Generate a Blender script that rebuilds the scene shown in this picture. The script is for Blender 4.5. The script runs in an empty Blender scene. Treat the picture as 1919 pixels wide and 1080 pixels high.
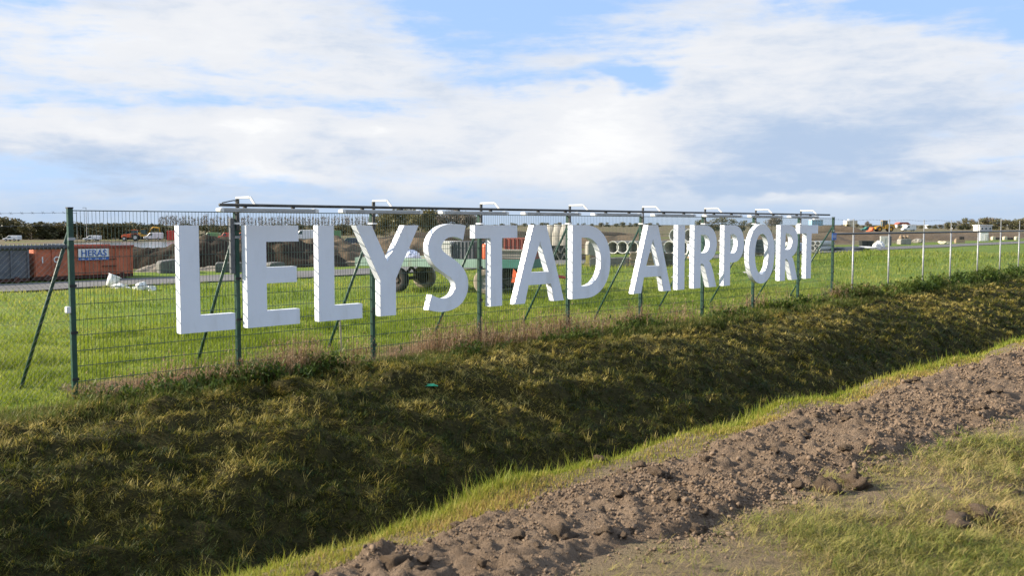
import bpy, bmesh, math, random
import numpy as np
from mathutils import Vector, Matrix

R = math.radians
random.seed(7)
rng = np.random.default_rng(11)
SC = bpy.context.scene
COL = SC.collection

# ------------------------------------------------------------------ camera, sky, sun, exposure
CAM_H = 2.232
F_PX, HOR = 1800.0, 421.0                       # focal length and horizon of a 1919 px wide picture
PITCH = math.atan((540 - HOR) / F_PX)
cd = bpy.data.cameras.new('camera')
cam = bpy.data.objects.new('camera', cd)
COL.objects.link(cam)
cam.location = (0, 0, CAM_H)
cam.rotation_euler = (math.pi / 2 - PITCH, 0, 0)
cd.sensor_width = 36.0
cd.lens = 36.0 * F_PX / 1919.0
cd.clip_start, cd.clip_end = 0.1, 9000
cd.dof.use_dof = True
cd.dof.focus_distance = 17.5
cd.dof.aperture_fstop = 4.5
SC.camera = cam

SUN_EL = R(26.0)
SUN_AZ = R(-86.0)                               # from +Y towards +X
sun_dir = Vector((math.sin(SUN_AZ) * math.cos(SUN_EL), math.cos(SUN_AZ) * math.cos(SUN_EL), math.sin(SUN_EL)))
sl = bpy.data.lights.new('sun', 'SUN')
sl.energy, sl.angle, sl.color = 5.0, R(0.53), (1.0, 0.89, 0.72)
so = bpy.data.objects.new('sun', sl)
COL.objects.link(so)
so.rotation_euler = (-sun_dir).to_track_quat('-Z', 'Y').to_euler()

SC.view_settings.view_transform = 'Standard'
SC.view_settings.look = 'None'
SC.view_settings.exposure = 1.1
SC.view_settings.gamma = 1.0
SC.view_settings.use_curve_mapping = False
SC.cycles.max_bounces = 6
SC.cycles.use_denoising = True

SKY_STRENGTH = 0.1


class NT:
    """small helper round a node tree"""
    def __init__(self, tree):
        self.t = tree
        self.t.nodes.clear()

    def n(self, kind, **kw):
        nd = self.t.nodes.new(kind)
        for k, v in kw.items():
            setattr(nd, k, v)
        return nd

    def link(self, a, b):
        self.t.links.new(a, b)

    def put(self, sock, val):
        if hasattr(val, 'is_output'):
            self.t.links.new(val, sock)
        else:
            sock.default_value = val

    def m(self, op, a, b=0.0, c=0.0, clamp=False):
        nd = self.n('ShaderNodeMath', operation=op, use_clamp=clamp)
        for s, v in zip(nd.inputs, (a, b, c)):
            self.put(s, v)
        return nd.outputs[0]

    def ss(self, x, lo, hi, a=0.0, b=1.0):
        nd = self.n('ShaderNodeMapRange', interpolation_type='SMOOTHSTEP')
        for s, v in zip(nd.inputs, (x, lo, hi, a, b)):
            self.put(s, v)
        return nd.outputs[0]

    def mix(self, f, a, b):
        nd = self.n('ShaderNodeMix', data_type='RGBA')
        self.put(nd.inputs[0], f)
        for s, v in ((nd.inputs[6], a), (nd.inputs[7], b)):
            self.put(s, v if hasattr(v, 'is_output') else (*v[:3], 1))
        return nd.outputs[2]

    def noise(self, vec, scale, detail=4, rough=0.5, dist=0.0):
        nd = self.n('ShaderNodeTexNoise')
        if vec is not None:
            self.link(vec, nd.inputs['Vector'])
        nd.inputs['Scale'].default_value = scale
        nd.inputs['Detail'].default_value = detail
        nd.inputs['Roughness'].default_value = rough
        nd.inputs['Distortion'].default_value = dist
        return nd.outputs[0]

    def vmul(self, vec, s):
        nd = self.n('ShaderNodeVectorMath', operation='MULTIPLY')
        self.link(vec, nd.inputs[0])
        nd.inputs[1].default_value = s
        return nd.outputs[0]


def build_world():
    w = bpy.data.worlds.new('World')
    SC.world = w
    w.use_nodes = True
    g = NT(w.node_tree)
    out = g.n('ShaderNodeOutputWorld')
    bg = g.n('ShaderNodeBackground')
    bg.inputs[1].default_value = SKY_STRENGTH
    g.link(bg.outputs[0], out.inputs[0])
    sky = g.n('ShaderNodeTexSky', sky_type='NISHITA')
    sky.sun_disc = False
    sky.sun_elevation = SUN_EL
    sky.sun_rotation = SUN_AZ
    sky.altitude = 0
    sky.air_density, sky.dust_density, sky.ozone_density = 1.0, 0.6, 2.0
    tc = g.n('ShaderNodeTexCoord')
    d = tc.outputs['Generated']
    sep = g.n('ShaderNodeSeparateXYZ')
    g.link(d, sep.inputs[0])
    x, y, z = sep.outputs
    az = g.m('ARCTAN2', x, y)
    el = g.m('ARCSINE', z)
    # soft warp so that the cloud masses get ragged outlines
    w1 = g.noise(g.vmul(d, (1, 1, 2.2)), 7.0, 4, 0.62)
    azw = g.m('ADD', az, g.m('MULTIPLY', g.m('SUBTRACT', w1, 0.5), 0.16))
    elw = g.m('ADD', el, g.m('MULTIPLY', g.m('SUBTRACT', w1, 0.5), 0.075))

    def blob(px, py, rx, ry):
        a0 = math.atan((px - 959.5) / 1804)
        e0 = math.atan((HOR - py) / 1804 * math.cos(a0))
        ra, re = rx / 1804, ry / 1804
        da = g.m('DIVIDE', g.m('SUBTRACT', azw, a0), ra)
        de = g.m('DIVIDE', g.m('SUBTRACT', elw, e0), re)
        rr = g.m('ADD', g.m('MULTIPLY', da, da), g.m('MULTIPLY', de, de))
        return g.m('POWER', 2.718, g.m('MULTIPLY', rr, -1.0))

    def total(items, start):
        acc = start
        for px, py, rx, ry, s in items:
            acc = g.m('ADD', acc, g.m('MULTIPLY', blob(px, py, rx, ry), s))
        return acc

    streak = g.noise(g.vmul(d, (1.0, 1.0, 6.5)), 4.2, 7, 0.6, 0.35)
    puffs = g.noise(g.vmul(d, (1.0, 1.0, 2.4)), 11.0, 6, 0.58, 0.2)
    base = g.m('ADD', g.m('MULTIPLY', streak, 0.95), g.m('ADD', g.m('MULTIPLY', g.m('SUBTRACT', puffs, 0.5), 0.70), 0.165))   # mean about .7
    cover = total([
        (930, 60, 170, 65, -0.30), (760, 20, 170, 40, -0.16), (1010, 150, 230, 22, -0.18), (1180, 158, 110, 22, -0.40),
        (1900, 10, 170, 45, -0.26), (1060, 20, 180, 30, -0.20), (520, 205, 420, 13, -0.14),
        (960, 200, 1100, 330, 0.07), (190, 90, 330, 110, 0.13), (430, 60, 130, 70, 0.18), (1420, 140, 330, 90, 0.22), (1200, 270, 210, 90, 0.42),
        (1475, 362, 30, 11, 0.3), (1575, 368, 45, 11, 0.3), (520, 280, 240, 50, 0.20), (110, 262, 170, 30, 0.34), (480, 262, 130, 30, 0.30), (700, 262, 90, 26, 0.26), (1600, 260, 330, 110, 0.26), (760, 250, 260, 60, 0.16),
    ], base)
    wisp = g.noise(g.vmul(d, (1.0, 1.0, 4.5)), 26.0, 5, 0.62, 0.4)
    cover = g.m('ADD', cover, g.m('MULTIPLY', g.m('SUBTRACT', wisp, 0.5), 0.30))
    alpha = g.ss(cover, 0.47, 0.85)
    shade = total([
        (1600, 270, 230, 100, 0.75), (1400, 300, 120, 60, 0.30), (170, 310, 150, 45, 0.65), (640, 300, 200, 40, 0.25),
        (620, 352, 420, 16, 0.35), (1500, 340, 500, 18, 0.5), (1130, 250, 130, 75, -0.5), (480, 300, 90, 40, -0.35), (120, 90, 240, 90, -0.2),
        (820, 345, 130, 20, -0.35), (1800, 300, 120, 40, -0.3), (1120, 300, 110, 50, -0.25), (470, 245, 80, 16, -0.6), (690, 245, 60, 14, -0.5),
        (190, 248, 130, 16, -0.5), (1475, 362, 26, 9, -0.9), (1575, 368, 40, 9, -0.9), (400, 40, 60, 40, -0.4), (560, 318, 90, 20, -0.5),
    ], g.m('MULTIPLY', g.m('SUBTRACT', puffs, 0.44), 1.5))
    shade = g.m('ADD', shade, g.m('MULTIPLY', g.m('SUBTRACT', wisp, 0.5), 0.7))
    glow = g.ss(shade, -0.05, -0.75)
    shade = g.ss(shade, -0.1, 1.0)
    k = 1.0 / SKY_STRENGTH
    cloud = g.mix(shade, (0.405 * k, 0.415 * k, 0.435 * k), (0.225 * k, 0.285 * k, 0.38 * k))
    cloud = g.mix(glow, cloud, (0.465 * k, 0.468 * k, 0.472 * k))
    skyc = g.mix(0.85, sky.outputs[0], (0.195 * k, 0.295 * k, 0.475 * k))
    col = g.mix(alpha, skyc, cloud)
    # pale blue air close to the horizon
    hz = g.ss(el, R(0.2), R(2.8), 0.8, 0.0)
    hcol = g.mix(puffs, (0.205 * k, 0.275 * k, 0.375 * k), (0.27 * k, 0.325 * k, 0.40 * k))
    col = g.mix(hz, col, hcol)
    g.link(col, bg.inputs[0])


build_world()
SC.world.cycles.sampling_method = 'MANUAL'
SC.world.cycles.sample_map_resolution = 512

# ------------------------------------------------------------------ frames of reference
TH = math.atan((399.0 / 0.150336 - 959.5) / math.hypot(F_PX, 119))
DX, DY = math.sin(TH), math.cos(TH)              # direction along the fence
NX, NY = DY, -DX                                 # from the fence towards the road where the camera stands
Z0 = 2.5 * DY / 0.150336
P0 = ((108.31 - 959.5) / math.hypot(F_PX, 119) * Z0, Z0)
PHI = math.atan2(DY, DX)


def W(u, v, z=0.0):
    return Vector((P0[0] + DX * u + NX * v, P0[1] + DY * u + NY * v, z))


def Wn(u, v):
    return P0[0] + DX * u + NX * v, P0[1] + DY * u + NY * v


def uv_of(x, y):
    dx, dy = x - P0[0], y - P0[1]
    return dx * DX + dy * DY, dx * NX + dy * NY


def far(px, dist, z=0.0):
    """a place at a given distance along the view, on the bearing of a picture column"""
    return Vector(((px - 959.5) / 1804 * dist, dist, z))


def seen(x, y, z, mx=0.22, my=0.25):
    cp, sp = math.cos(PITCH), math.sin(PITCH)
    q = z - CAM_H
    d = y * cp - q * sp
    ok = d > 0.6
    d = np.where(ok, d, 1)
    px = 0.5 + x / d * F_PX / 1919
    py = 0.5 - (y * sp + q * cp) / d * F_PX / 1080
    return ok & (px > -mx) & (px < 1 + mx) & (py > -my) & (py < 1 + my)


# ------------------------------------------------------------------ noise and terrain
_perm = rng.random((256, 256))


def vnoise(x, y):
    x = np.asarray(x, float); y = np.asarray(y, float)
    xi = np.floor(x).astype(int); yi = np.floor(y).astype(int)
    fx = x - xi; fy = y - yi
    fx = fx * fx * (3 - 2 * fx); fy = fy * fy * (3 - 2 * fy)
    a = _perm[xi & 255, yi & 255]; b = _perm[(xi + 1) & 255, yi & 255]
    c = _perm[xi & 255, (yi + 1) & 255]; e = _perm[(xi + 1) & 255, (yi + 1) & 255]
    return (a * (1 - fx) + b * fx) * (1 - fy) + (c * (1 - fx) + e * fx) * fy


def fbm(x, y, o=4):
    s = 0; a = 0.5
    for i in range(o):
        s = s + a * (vnoise(x * 2 ** i + 17.3 * i, y * 2 ** i + 5.1 * i) - 0.5)
        a *= 0.5
    return s * 2


def sstep(a, b, x):
    t = np.clip((x - a) / (b - a), 0, 1)
    return t * t * (3 - 2 * t)


PROF_V = np.array([-1e5, 0.25, 0.8, 1.5, 2.5, 3.5, 4.5, 5.2, 6.0, 6.6, 7.5, 8.12, 8.42, 9.0, 10.0, 12.5, 20, 1e5])
PROF_Z = np.array([0.0, 0.0, -0.035, -0.16, -0.45, -0.94, -1.60, -1.9, -1.95, -1.6, -0.6, 0.40, 0.56, 0.60, 0.58, 0.58, 0.6, 0.6])


def terrain(u, v):
    u = np.asarray(u, float); v = np.asarray(v, float)
    z = np.interp(v, PROF_V, PROF_Z)
    x, y = Wn(u, v)
    near = 1 - sstep(60, 140, np.hypot(x, y))
    bank = sstep(0.3, 1.2, v) * (1 - sstep(4.5, 6, v))
    z = z + near * (0.05 * fbm(u * 0.5, v * 0.5) + 0.02 * fbm(u * 2.3 + 9, v * 2.3))
    z = z + bank * (0.12 * fbm(u * 1.1 + 3, v * 1.7) + 0.15 * fbm(u * 3.6, v * 4.4 + 2) + 0.05 * fbm(u * 9, v * 10 + 2, 2))
    lip = np.exp(-((v - 8.45) / 0.4) ** 2)
    z = z + lip * 0.10 * fbm(u * 1.6 + 30, v * 1.2)
    nearside = sstep(9.4, 10.0, v) * (1 - sstep(14, 20, v))
    z = z + nearside * 0.06 * fbm(u * 1.9 + 70, v * 1.9)
    dip = sstep(76, 112, y) * (1 - sstep(-24, -4, x + 0.0 * y))
    return z - 1.8 * dip


def terrain_xy(x, y):
    u, v = uv_of(x, y)
    return terrain(u, v)


# ------------------------------------------------------------------ materials
def principled(g, rough=0.6, metallic=0.0, spec=0.5):
    out = g.n('ShaderNodeOutputMaterial')
    p = g.n('ShaderNodeBsdfPrincipled')
    p.inputs['Roughness'].default_value = rough
    p.inputs['Metallic'].default_value = metallic
    p.inputs['Specular IOR Level'].default_value = spec
    g.link(p.outputs[0], out.inputs[0])
    return p


def mat(name, col, rough=0.6, metallic=0.0, var=0.15, scale=6.0, bump=0.0, dirt=None, dirt_amt=0.0, spec=0.5):
    m = bpy.data.materials.new(name)
    m.use_nodes = True
    g = NT(m.node_tree)
    p = principled(g, rough, metallic, spec)
    tc = g.n('ShaderNodeTexCoord').outputs['Object']
    n1 = g.noise(tc, scale, 6, 0.6)
    lo = [c * (1 - var) for c in col]; hi = [min(1, c * (1 + var)) for c in col]
    c = g.mix(g.ss(n1, 0.3, 0.7), lo, hi)
    if dirt:
        n2 = g.noise(g.vmul(tc, (1, 1, 0.35)), scale * 0.8, 8, 0.68)
        c = g.mix(g.m('MULTIPLY', g.ss(n2, 0.5, 0.72), dirt_amt), c, dirt)
    g.link(c, p.inputs['Base Color'])
    if bump:
        b = g.n('ShaderNodeBump')
        b.inputs['Strength'].default_value = bump
        b.inputs['Distance'].default_value = 0.02
        g.link(g.noise(tc, scale * 5, 6, 0.6), b.inputs['Height'])
        g.link(b.outputs[0], p.inputs['Normal'])
    return m


def leaf_mat(name, ramp, transl=0.35, rough=0.55):
    """foliage: colour from the per-blade 'tint' attribute, light shines through"""
    m = bpy.data.materials.new(name)
    m.use_nodes = True
    g = NT(m.node_tree)
    out = g.n('ShaderNodeOutputMaterial')
    at = g.n('ShaderNodeAttribute', attribute_name='tint')
    cr = g.n('ShaderNodeValToRGB')
    el = cr.color_ramp.elements
    while len(el) < len(ramp):
        el.new(0.5)
    for i, c in enumerate(ramp):
        el[i].position = i / (len(ramp) - 1)
        el[i].color = (*c, 1)
    g.link(at.outputs['Fac'], cr.inputs[0])
    p = g.n('ShaderNodeBsdfPrincipled')
    p.inputs['Roughness'].default_value = rough
    p.inputs['Specular IOR Level'].default_value = 0.25
    g.link(cr.outputs[0], p.inputs['Base Color'])
    t = g.n('ShaderNodeBsdfTranslucent')
    g.link(cr.outputs[0], t.inputs[0])
    mx = g.n('ShaderNodeMixShader')
    mx.inputs[0].default_value = transl
    g.link(p.outputs[0], mx.inputs[1])
    g.link(t.outputs[0], mx.inputs[2])
    g.link(mx.outputs[0], out.inputs[0])
    return m


def ground_mat(name, cols, scale=1.5, bump=0.6, fine=40.0, rough=0.95):
    m = bpy.data.materials.new(name)
    m.use_nodes = True
    g = NT(m.node_tree)
    p = principled(g, rough, 0, 0.15)
    tc = g.n('ShaderNodeTexCoord').outputs['Object']
    a = g.noise(tc, scale, 8, 0.65, 0.3)
    b = g.noise(tc, fine, 6, 0.7)
    c = g.mix(g.ss(a, 0.35, 0.65), cols[0], cols[1])
    c = g.mix(g.m('MULTIPLY', g.ss(b, 0.42, 0.68), 0.75), c, cols[2])
    g.link(c, p.inputs['Base Color'])
    bp = g.n('ShaderNodeBump')
    bp.inputs['Strength'].default_value = bump
    bp.inputs['Distance'].default_value = 0.03
    g.link(b, bp.inputs['Height'])
    g.link(bp.outputs[0], p.inputs['Normal'])
    return m


def site_ground_mat(name):
    m = bpy.data.materials.new(name)
    m.use_nodes = True
    g = NT(m.node_tree)
    p = principled(g, 0.95, 0, 0.12)
    pos = g.n('ShaderNodeNewGeometry').outputs['Position']
    dt = g.n('ShaderNodeVectorMath', operation='DOT_PRODUCT')
    g.link(pos, dt.inputs[0])
    dt.inputs[1].default_value = (NX, NY, 0)
    v = g.m('SUBTRACT', dt.outputs['Value'], P0[0] * NX + P0[1] * NY)
    big = g.noise(pos, 0.09, 5, 0.6)
    mid = g.noise(pos, 0.5, 8, 0.65)
    fine = g.noise(pos, 14, 6, 0.7)
    grass = g.mix(g.ss(mid, 0.35, 0.65), (0.105, 0.17, 0.02), (0.16, 0.21, 0.035))
    grass = g.mix(g.m('MULTIPLY', g.ss(fine, 0.42, 0.68), 0.6), grass, (0.06, 0.105, 0.014))
    soil = g.mix(g.ss(mid, 0.35, 0.65), (0.10, 0.078, 0.052), (0.17, 0.14, 0.09))
    soil = g.mix(g.ss(big, 0.52, 0.62), soil, (0.12, 0.135, 0.04))
    edge = g.m('ADD', v, g.m('MULTIPLY', g.m('SUBTRACT', big, 0.5), 16.0))
    c = g.mix(g.ss(edge, -36.0, -29.0), soil, grass)
    g.link(c, p.inputs['Base Color'])
    bp = g.n('ShaderNodeBump')
    bp.inputs['Strength'].default_value = 1.0
    bp.inputs['Distance'].default_value = 0.03
    g.link(fine, bp.inputs['Height'])
    g.link(bp.outputs[0], p.inputs['Normal'])
    return m


M = {}
M['field'] = site_ground_mat('field_ground')
def crumb_mat():
    m = bpy.data.materials.new('soil_crumb')
    m.use_nodes = True
    g = NT(m.node_tree)
    p = principled(g, 0.95, 0, 0.12)
    at = g.n('ShaderNodeAttribute', attribute_name='tint')
    g.link(g.mix(at.outputs['Fac'], (0.145, 0.103, 0.070), (0.225, 0.164, 0.115)), p.inputs['Base Color'])
    return m


M['crumb'] = crumb_mat()
M['bank'] = ground_mat('bank_thatch', ((0.04, 0.036, 0.012), (0.075, 0.062, 0.02), (0.02, 0.018, 0.008)), 2.5, 1.0, 30)  # ground darkened so the gaps carry the shade between grass clumps
M['near'] = ground_mat('near_verge', ((0.215, 0.16, 0.11), (0.22, 0.175, 0.10), (0.14, 0.105, 0.066)), 2.2, 1.0, 70)
M['soil'] = ground_mat('clay_soil', ((0.185, 0.132, 0.090), (0.235, 0.172, 0.120), (0.125, 0.088, 0.060)), 3.0, 1.0, 60)
M['heap'] = ground_mat('dark_soil', ((0.036, 0.027, 0.019), (0.06, 0.044, 0.03), (0.022, 0.017, 0.012)), 0.9, 1.0, 6)
M['heap_brown'] = ground_mat('brown_soil', ((0.12, 0.088, 0.06), (0.16, 0.12, 0.08), (0.08, 0.06, 0.04)), 0.5, 1.0, 4)
M['asphalt'] = ground_mat('asphalt', ((0.14, 0.135, 0.135), (0.19, 0.185, 0.18), (0.11, 0.11, 0.11)), 0.4, 0.4, 30, 0.85)
M['white'] = mat('white_lacquer', (0.84, 0.885, 0.955), 0.35, 0, 0.02, 2.0, 0.0, (0.56, 0.57, 0.56), 0.4)
M['green'] = mat('green_powder_coat', (0.016, 0.062, 0.043), 0.42, 0, 0.2, 14, 0, (0.10, 0.12, 0.09), 0.25)
M['wire'] = mat('green_wire', (0.014, 0.045, 0.035), 0.45, 0, 0.2, 10)
M['galv'] = mat('galvanised_steel', (0.36, 0.37, 0.38), 0.5, 0.35, 0.15, 12, 0, (0.25, 0.25, 0.24), 0.25)
M['darkgalv'] = mat('weathered_steel', (0.13, 0.14, 0.15), 0.5, 0.4, 0.2, 12)
M['brass_rail'] = mat('dark_rail', (0.06, 0.062, 0.06), 0.5, 0.3, 0.25, 10, 0, (0.2, 0.19, 0.16), 0.35)
M['lampgrey'] = mat('lamp_housing', (0.50, 0.50, 0.47), 0.5, 0, 0.08, 5, 0, (0.25, 0.24, 0.2), 0.4)
M['diffuser'] = mat('grey_diffuser', (0.36, 0.36, 0.34), 0.4, 0, 0.1, 6, 0, (0.2, 0.19, 0.16), 0.4)
M['cap'] = mat('white_plastic', (0.78, 0.78, 0.76), 0.45, 0, 0.04, 4, 0, (0.45, 0.45, 0.42), 0.2)
M['arm'] = mat('white_bracket_paint', (0.74, 0.73, 0.69), 0.5, 0, 0.05, 8, 0, (0.30, 0.20, 0.12), 0.35)
M['orange'] = mat('orange_container_paint', (0.50, 0.135, 0.062), 0.6, 0, 0.2, 2.5, 0.1, (0.22, 0.07, 0.04), 0.7)
M['rustdark'] = mat('rusty_underframe', (0.085, 0.03, 0.022), 0.8, 0, 0.3, 5)
M['slate'] = mat('slate_container_paint', (0.11, 0.12, 0.14), 0.6, 0, 0.2, 3, 0.1, (0.15, 0.09, 0.07), 0.4)
M['signblue'] = mat('sign_blue', (0.03, 0.12, 0.42), 0.4, 0, 0.08, 5)
M['concrete'] = mat('concrete', (0.31, 0.29, 0.255), 0.9, 0, 0.18, 3, 0.25, (0.20, 0.19, 0.16), 0.5)
M['concrete_dark'] = mat('concrete_dark', (0.12, 0.12, 0.115), 0.9, 0, 0.2, 3, 0.25, (0.10, 0.10, 0.09), 0.5)
M['rubble'] = ground_mat('rubble', ((0.20, 0.175, 0.145), (0.27, 0.24, 0.20), (0.12, 0.105, 0.085)), 2.0, 1.0, 18)
M['yellow'] = mat('yellow_paint', (0.62, 0.33, 0.03), 0.5, 0, 0.12, 3, 0, (0.2, 0.12, 0.05), 0.35)
M['palegold'] = mat('pale_yellow_concrete', (0.62, 0.50, 0.16), 0.8, 0, 0.12, 4)
M['mint'] = mat('mint_green_paint', (0.27, 0.39, 0.32), 0.55, 0, 0.12, 4, 0, (0.25, 0.2, 0.12), 0.5)
M['teal'] = mat('dark_teal_car_and_board_shade', (0.04, 0.16, 0.13), 0.55, 0, 0.12, 4)  # car paint; on the trailer boards it stands in for shade
M['tyre'] = mat('tyre_rubber', (0.022, 0.021, 0.02), 0.85, 0, 0.2, 9)
M['mudtyre'] = mat('muddy_tyre', (0.30, 0.25, 0.19), 0.9, 0, 0.25, 6, 0.2, (0.06, 0.05, 0.04), 0.5)
M['frame'] = mat('brown_frame', (0.045, 0.03, 0.022), 0.75, 0, 0.25, 6)
M['wood'] = mat('weathered_timber', (0.30, 0.22, 0.14), 0.85, 0, 0.22, 5, 0.15)
M['stake'] = mat('pale_stake', (0.55, 0.47, 0.35), 0.85, 0, 0.15, 8)
M['glass'] = mat('dark_glass', (0.05, 0.09, 0.10), 0.08, 0, 0.1, 2)
M['red'] = mat('red_paint', (0.55, 0.06, 0.04), 0.5, 0, 0.12, 4)
M['redorange'] = mat('orange_plastic', (0.75, 0.13, 0.04), 0.5, 0, 0.1, 4)
M['rustred'] = mat('rust_red_paint', (0.26, 0.06, 0.04), 0.7, 0, 0.2, 4)
M['panelgrey'] = mat('pale_panel', (0.58, 0.58, 0.55), 0.7, 0, 0.1, 5, 0, (0.3, 0.29, 0.26), 0.3)
M['darkpanel'] = mat('dark_panel', (0.055, 0.065, 0.075), 0.6, 0, 0.2, 5)
M['bag'] = mat('white_woven_plastic', (0.72, 0.72, 0.70), 0.6, 0, 0.06, 6, 0.2, (0.4, 0.38, 0.33), 0.3)
M['bluebag'] = mat('blue_film', (0.42, 0.47, 0.62), 0.4, 0, 0.2, 5)
M['carwhite'] = mat('white_car_paint', (0.74, 0.75, 0.76), 0.3, 0, 0.03, 3)
M['cardark'] = mat('dark_car_paint', (0.04, 0.05, 0.07), 0.3, 0, 0.1, 3)
M['cargreen'] = mat('green_car_paint', (0.14, 0.30, 0.12), 0.4, 0, 0.1, 3)
M['black'] = mat('black_plastic', (0.018, 0.02, 0.02), 0.6, 0, 0.2, 4)
M['cream'] = mat('cream_facade', (0.66, 0.58, 0.40), 0.8, 0, 0.05, 0.3)
M['bluewall'] = mat('pale_blue_facade', (0.30, 0.52, 0.66), 0.7, 0, 0.06, 0.3)
M['bluedark'] = mat('blue_facade', (0.10, 0.26, 0.42), 0.7, 0, 0.06, 0.3)
M['roofred'] = mat('red_roof', (0.32, 0.09, 0.06), 0.8, 0, 0.1, 1)
M['bark'] = mat('bark', (0.15, 0.125, 0.10), 0.9, 0, 0.25, 3)
M['shrubgreen'] = mat('litter_green', (0.03, 0.42, 0.20), 0.5, 0, 0.1, 3)

M['water'] = bpy.data.materials.new('water')
M['water'].use_nodes = True
_g = NT(M['water'].node_tree)
_p = principled(_g, 0.12, 0, 0.8)
_p.inputs['Base Color'].default_value = (0.16, 0.18, 0.19, 1)
_b = _g.n('ShaderNodeBump'); _b.inputs['Strength'].default_value = 0.15
_g.link(_g.noise(_g.n('ShaderNodeTexCoord').outputs['Object'], 0.9, 4), _b.inputs['Height'])
_g.link(_b.outputs[0], _p.inputs['Normal'])

M['g_field'] = leaf_mat('field_blades', ((0.085, 0.13, 0.010), (0.175, 0.24, 0.016), (0.26, 0.305, 0.03), (0.37, 0.36, 0.085)), 0.45)
M['g_bank'] = leaf_mat('bank_blades', ((0.03, 0.05, 0.008), (0.12, 0.125, 0.016), (0.32, 0.255, 0.045), (0.55, 0.44, 0.14)), 0.40)
M['g_lip'] = leaf_mat('lip_blades', ((0.11, 0.17, 0.015), (0.23, 0.26, 0.028), (0.34, 0.31, 0.06), (0.42, 0.28, 0.11)), 0.45)
M['g_near'] = leaf_mat('near_blades', ((0.10, 0.135, 0.02), (0.21, 0.21, 0.045), (0.33, 0.28, 0.095), (0.42, 0.31, 0.14)), 0.35)
M['g_dry'] = leaf_mat('dry_stalks', ((0.16, 0.095, 0.05), (0.27, 0.165, 0.095), (0.38, 0.25, 0.155), (0.47, 0.37, 0.22)), 0.4)
M['g_weed'] = leaf_mat('weed_leaves', ((0.04, 0.07, 0.012), (0.075, 0.12, 0.018), (0.13, 0.17, 0.03), (0.25, 0.20, 0.08)), 0.4)
M['t_dark'] = leaf_mat('hedge_leaves', ((0.035, 0.035, 0.015), (0.055, 0.055, 0.02), (0.085, 0.08, 0.03), (0.13, 0.10, 0.04)), 0.2)
M['t_olive'] = leaf_mat('olive_leaves', ((0.05, 0.045, 0.022), (0.09, 0.085, 0.035), (0.14, 0.13, 0.05), (0.17, 0.14, 0.07)), 0.2)
M['t_bare'] = leaf_mat('bare_twigs', ((0.10, 0.085, 0.075), (0.15, 0.125, 0.105), (0.19, 0.16, 0.13), (0.16, 0.13, 0.09)), 0.1)
M['t_green'] = leaf_mat('wood_leaves', ((0.05, 0.06, 0.03), (0.09, 0.10, 0.045), (0.15, 0.14, 0.065), (0.19, 0.14, 0.085)), 0.2)


# ------------------------------------------------------------------ object helpers
def top(name, label, cat, loc=(0, 0, 0), rz=0.0, group=None):
    o = bpy.data.objects.new(name, None)
    o.empty_display_size = 0.2
    COL.objects.link(o)
    o.location = loc
    o.rotation_euler = (0, 0, rz)
    return tag(o, label, cat, group)


def tag(o, label, cat, group=None, kind=None):
    o['label'] = label
    o['category'] = cat
    if group:
        o['group'] = group
    o['kind'] = kind or 'thing'
    return o


def link(name, me, parent=None, loc=(0, 0, 0), rot=(0, 0, 0), scale=(1, 1, 1)):
    o = bpy.data.objects.new(name, me)
    COL.objects.link(o)
    o.parent = parent
    o.location, o.rotation_euler, o.scale = loc, rot, scale
    return o


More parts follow.
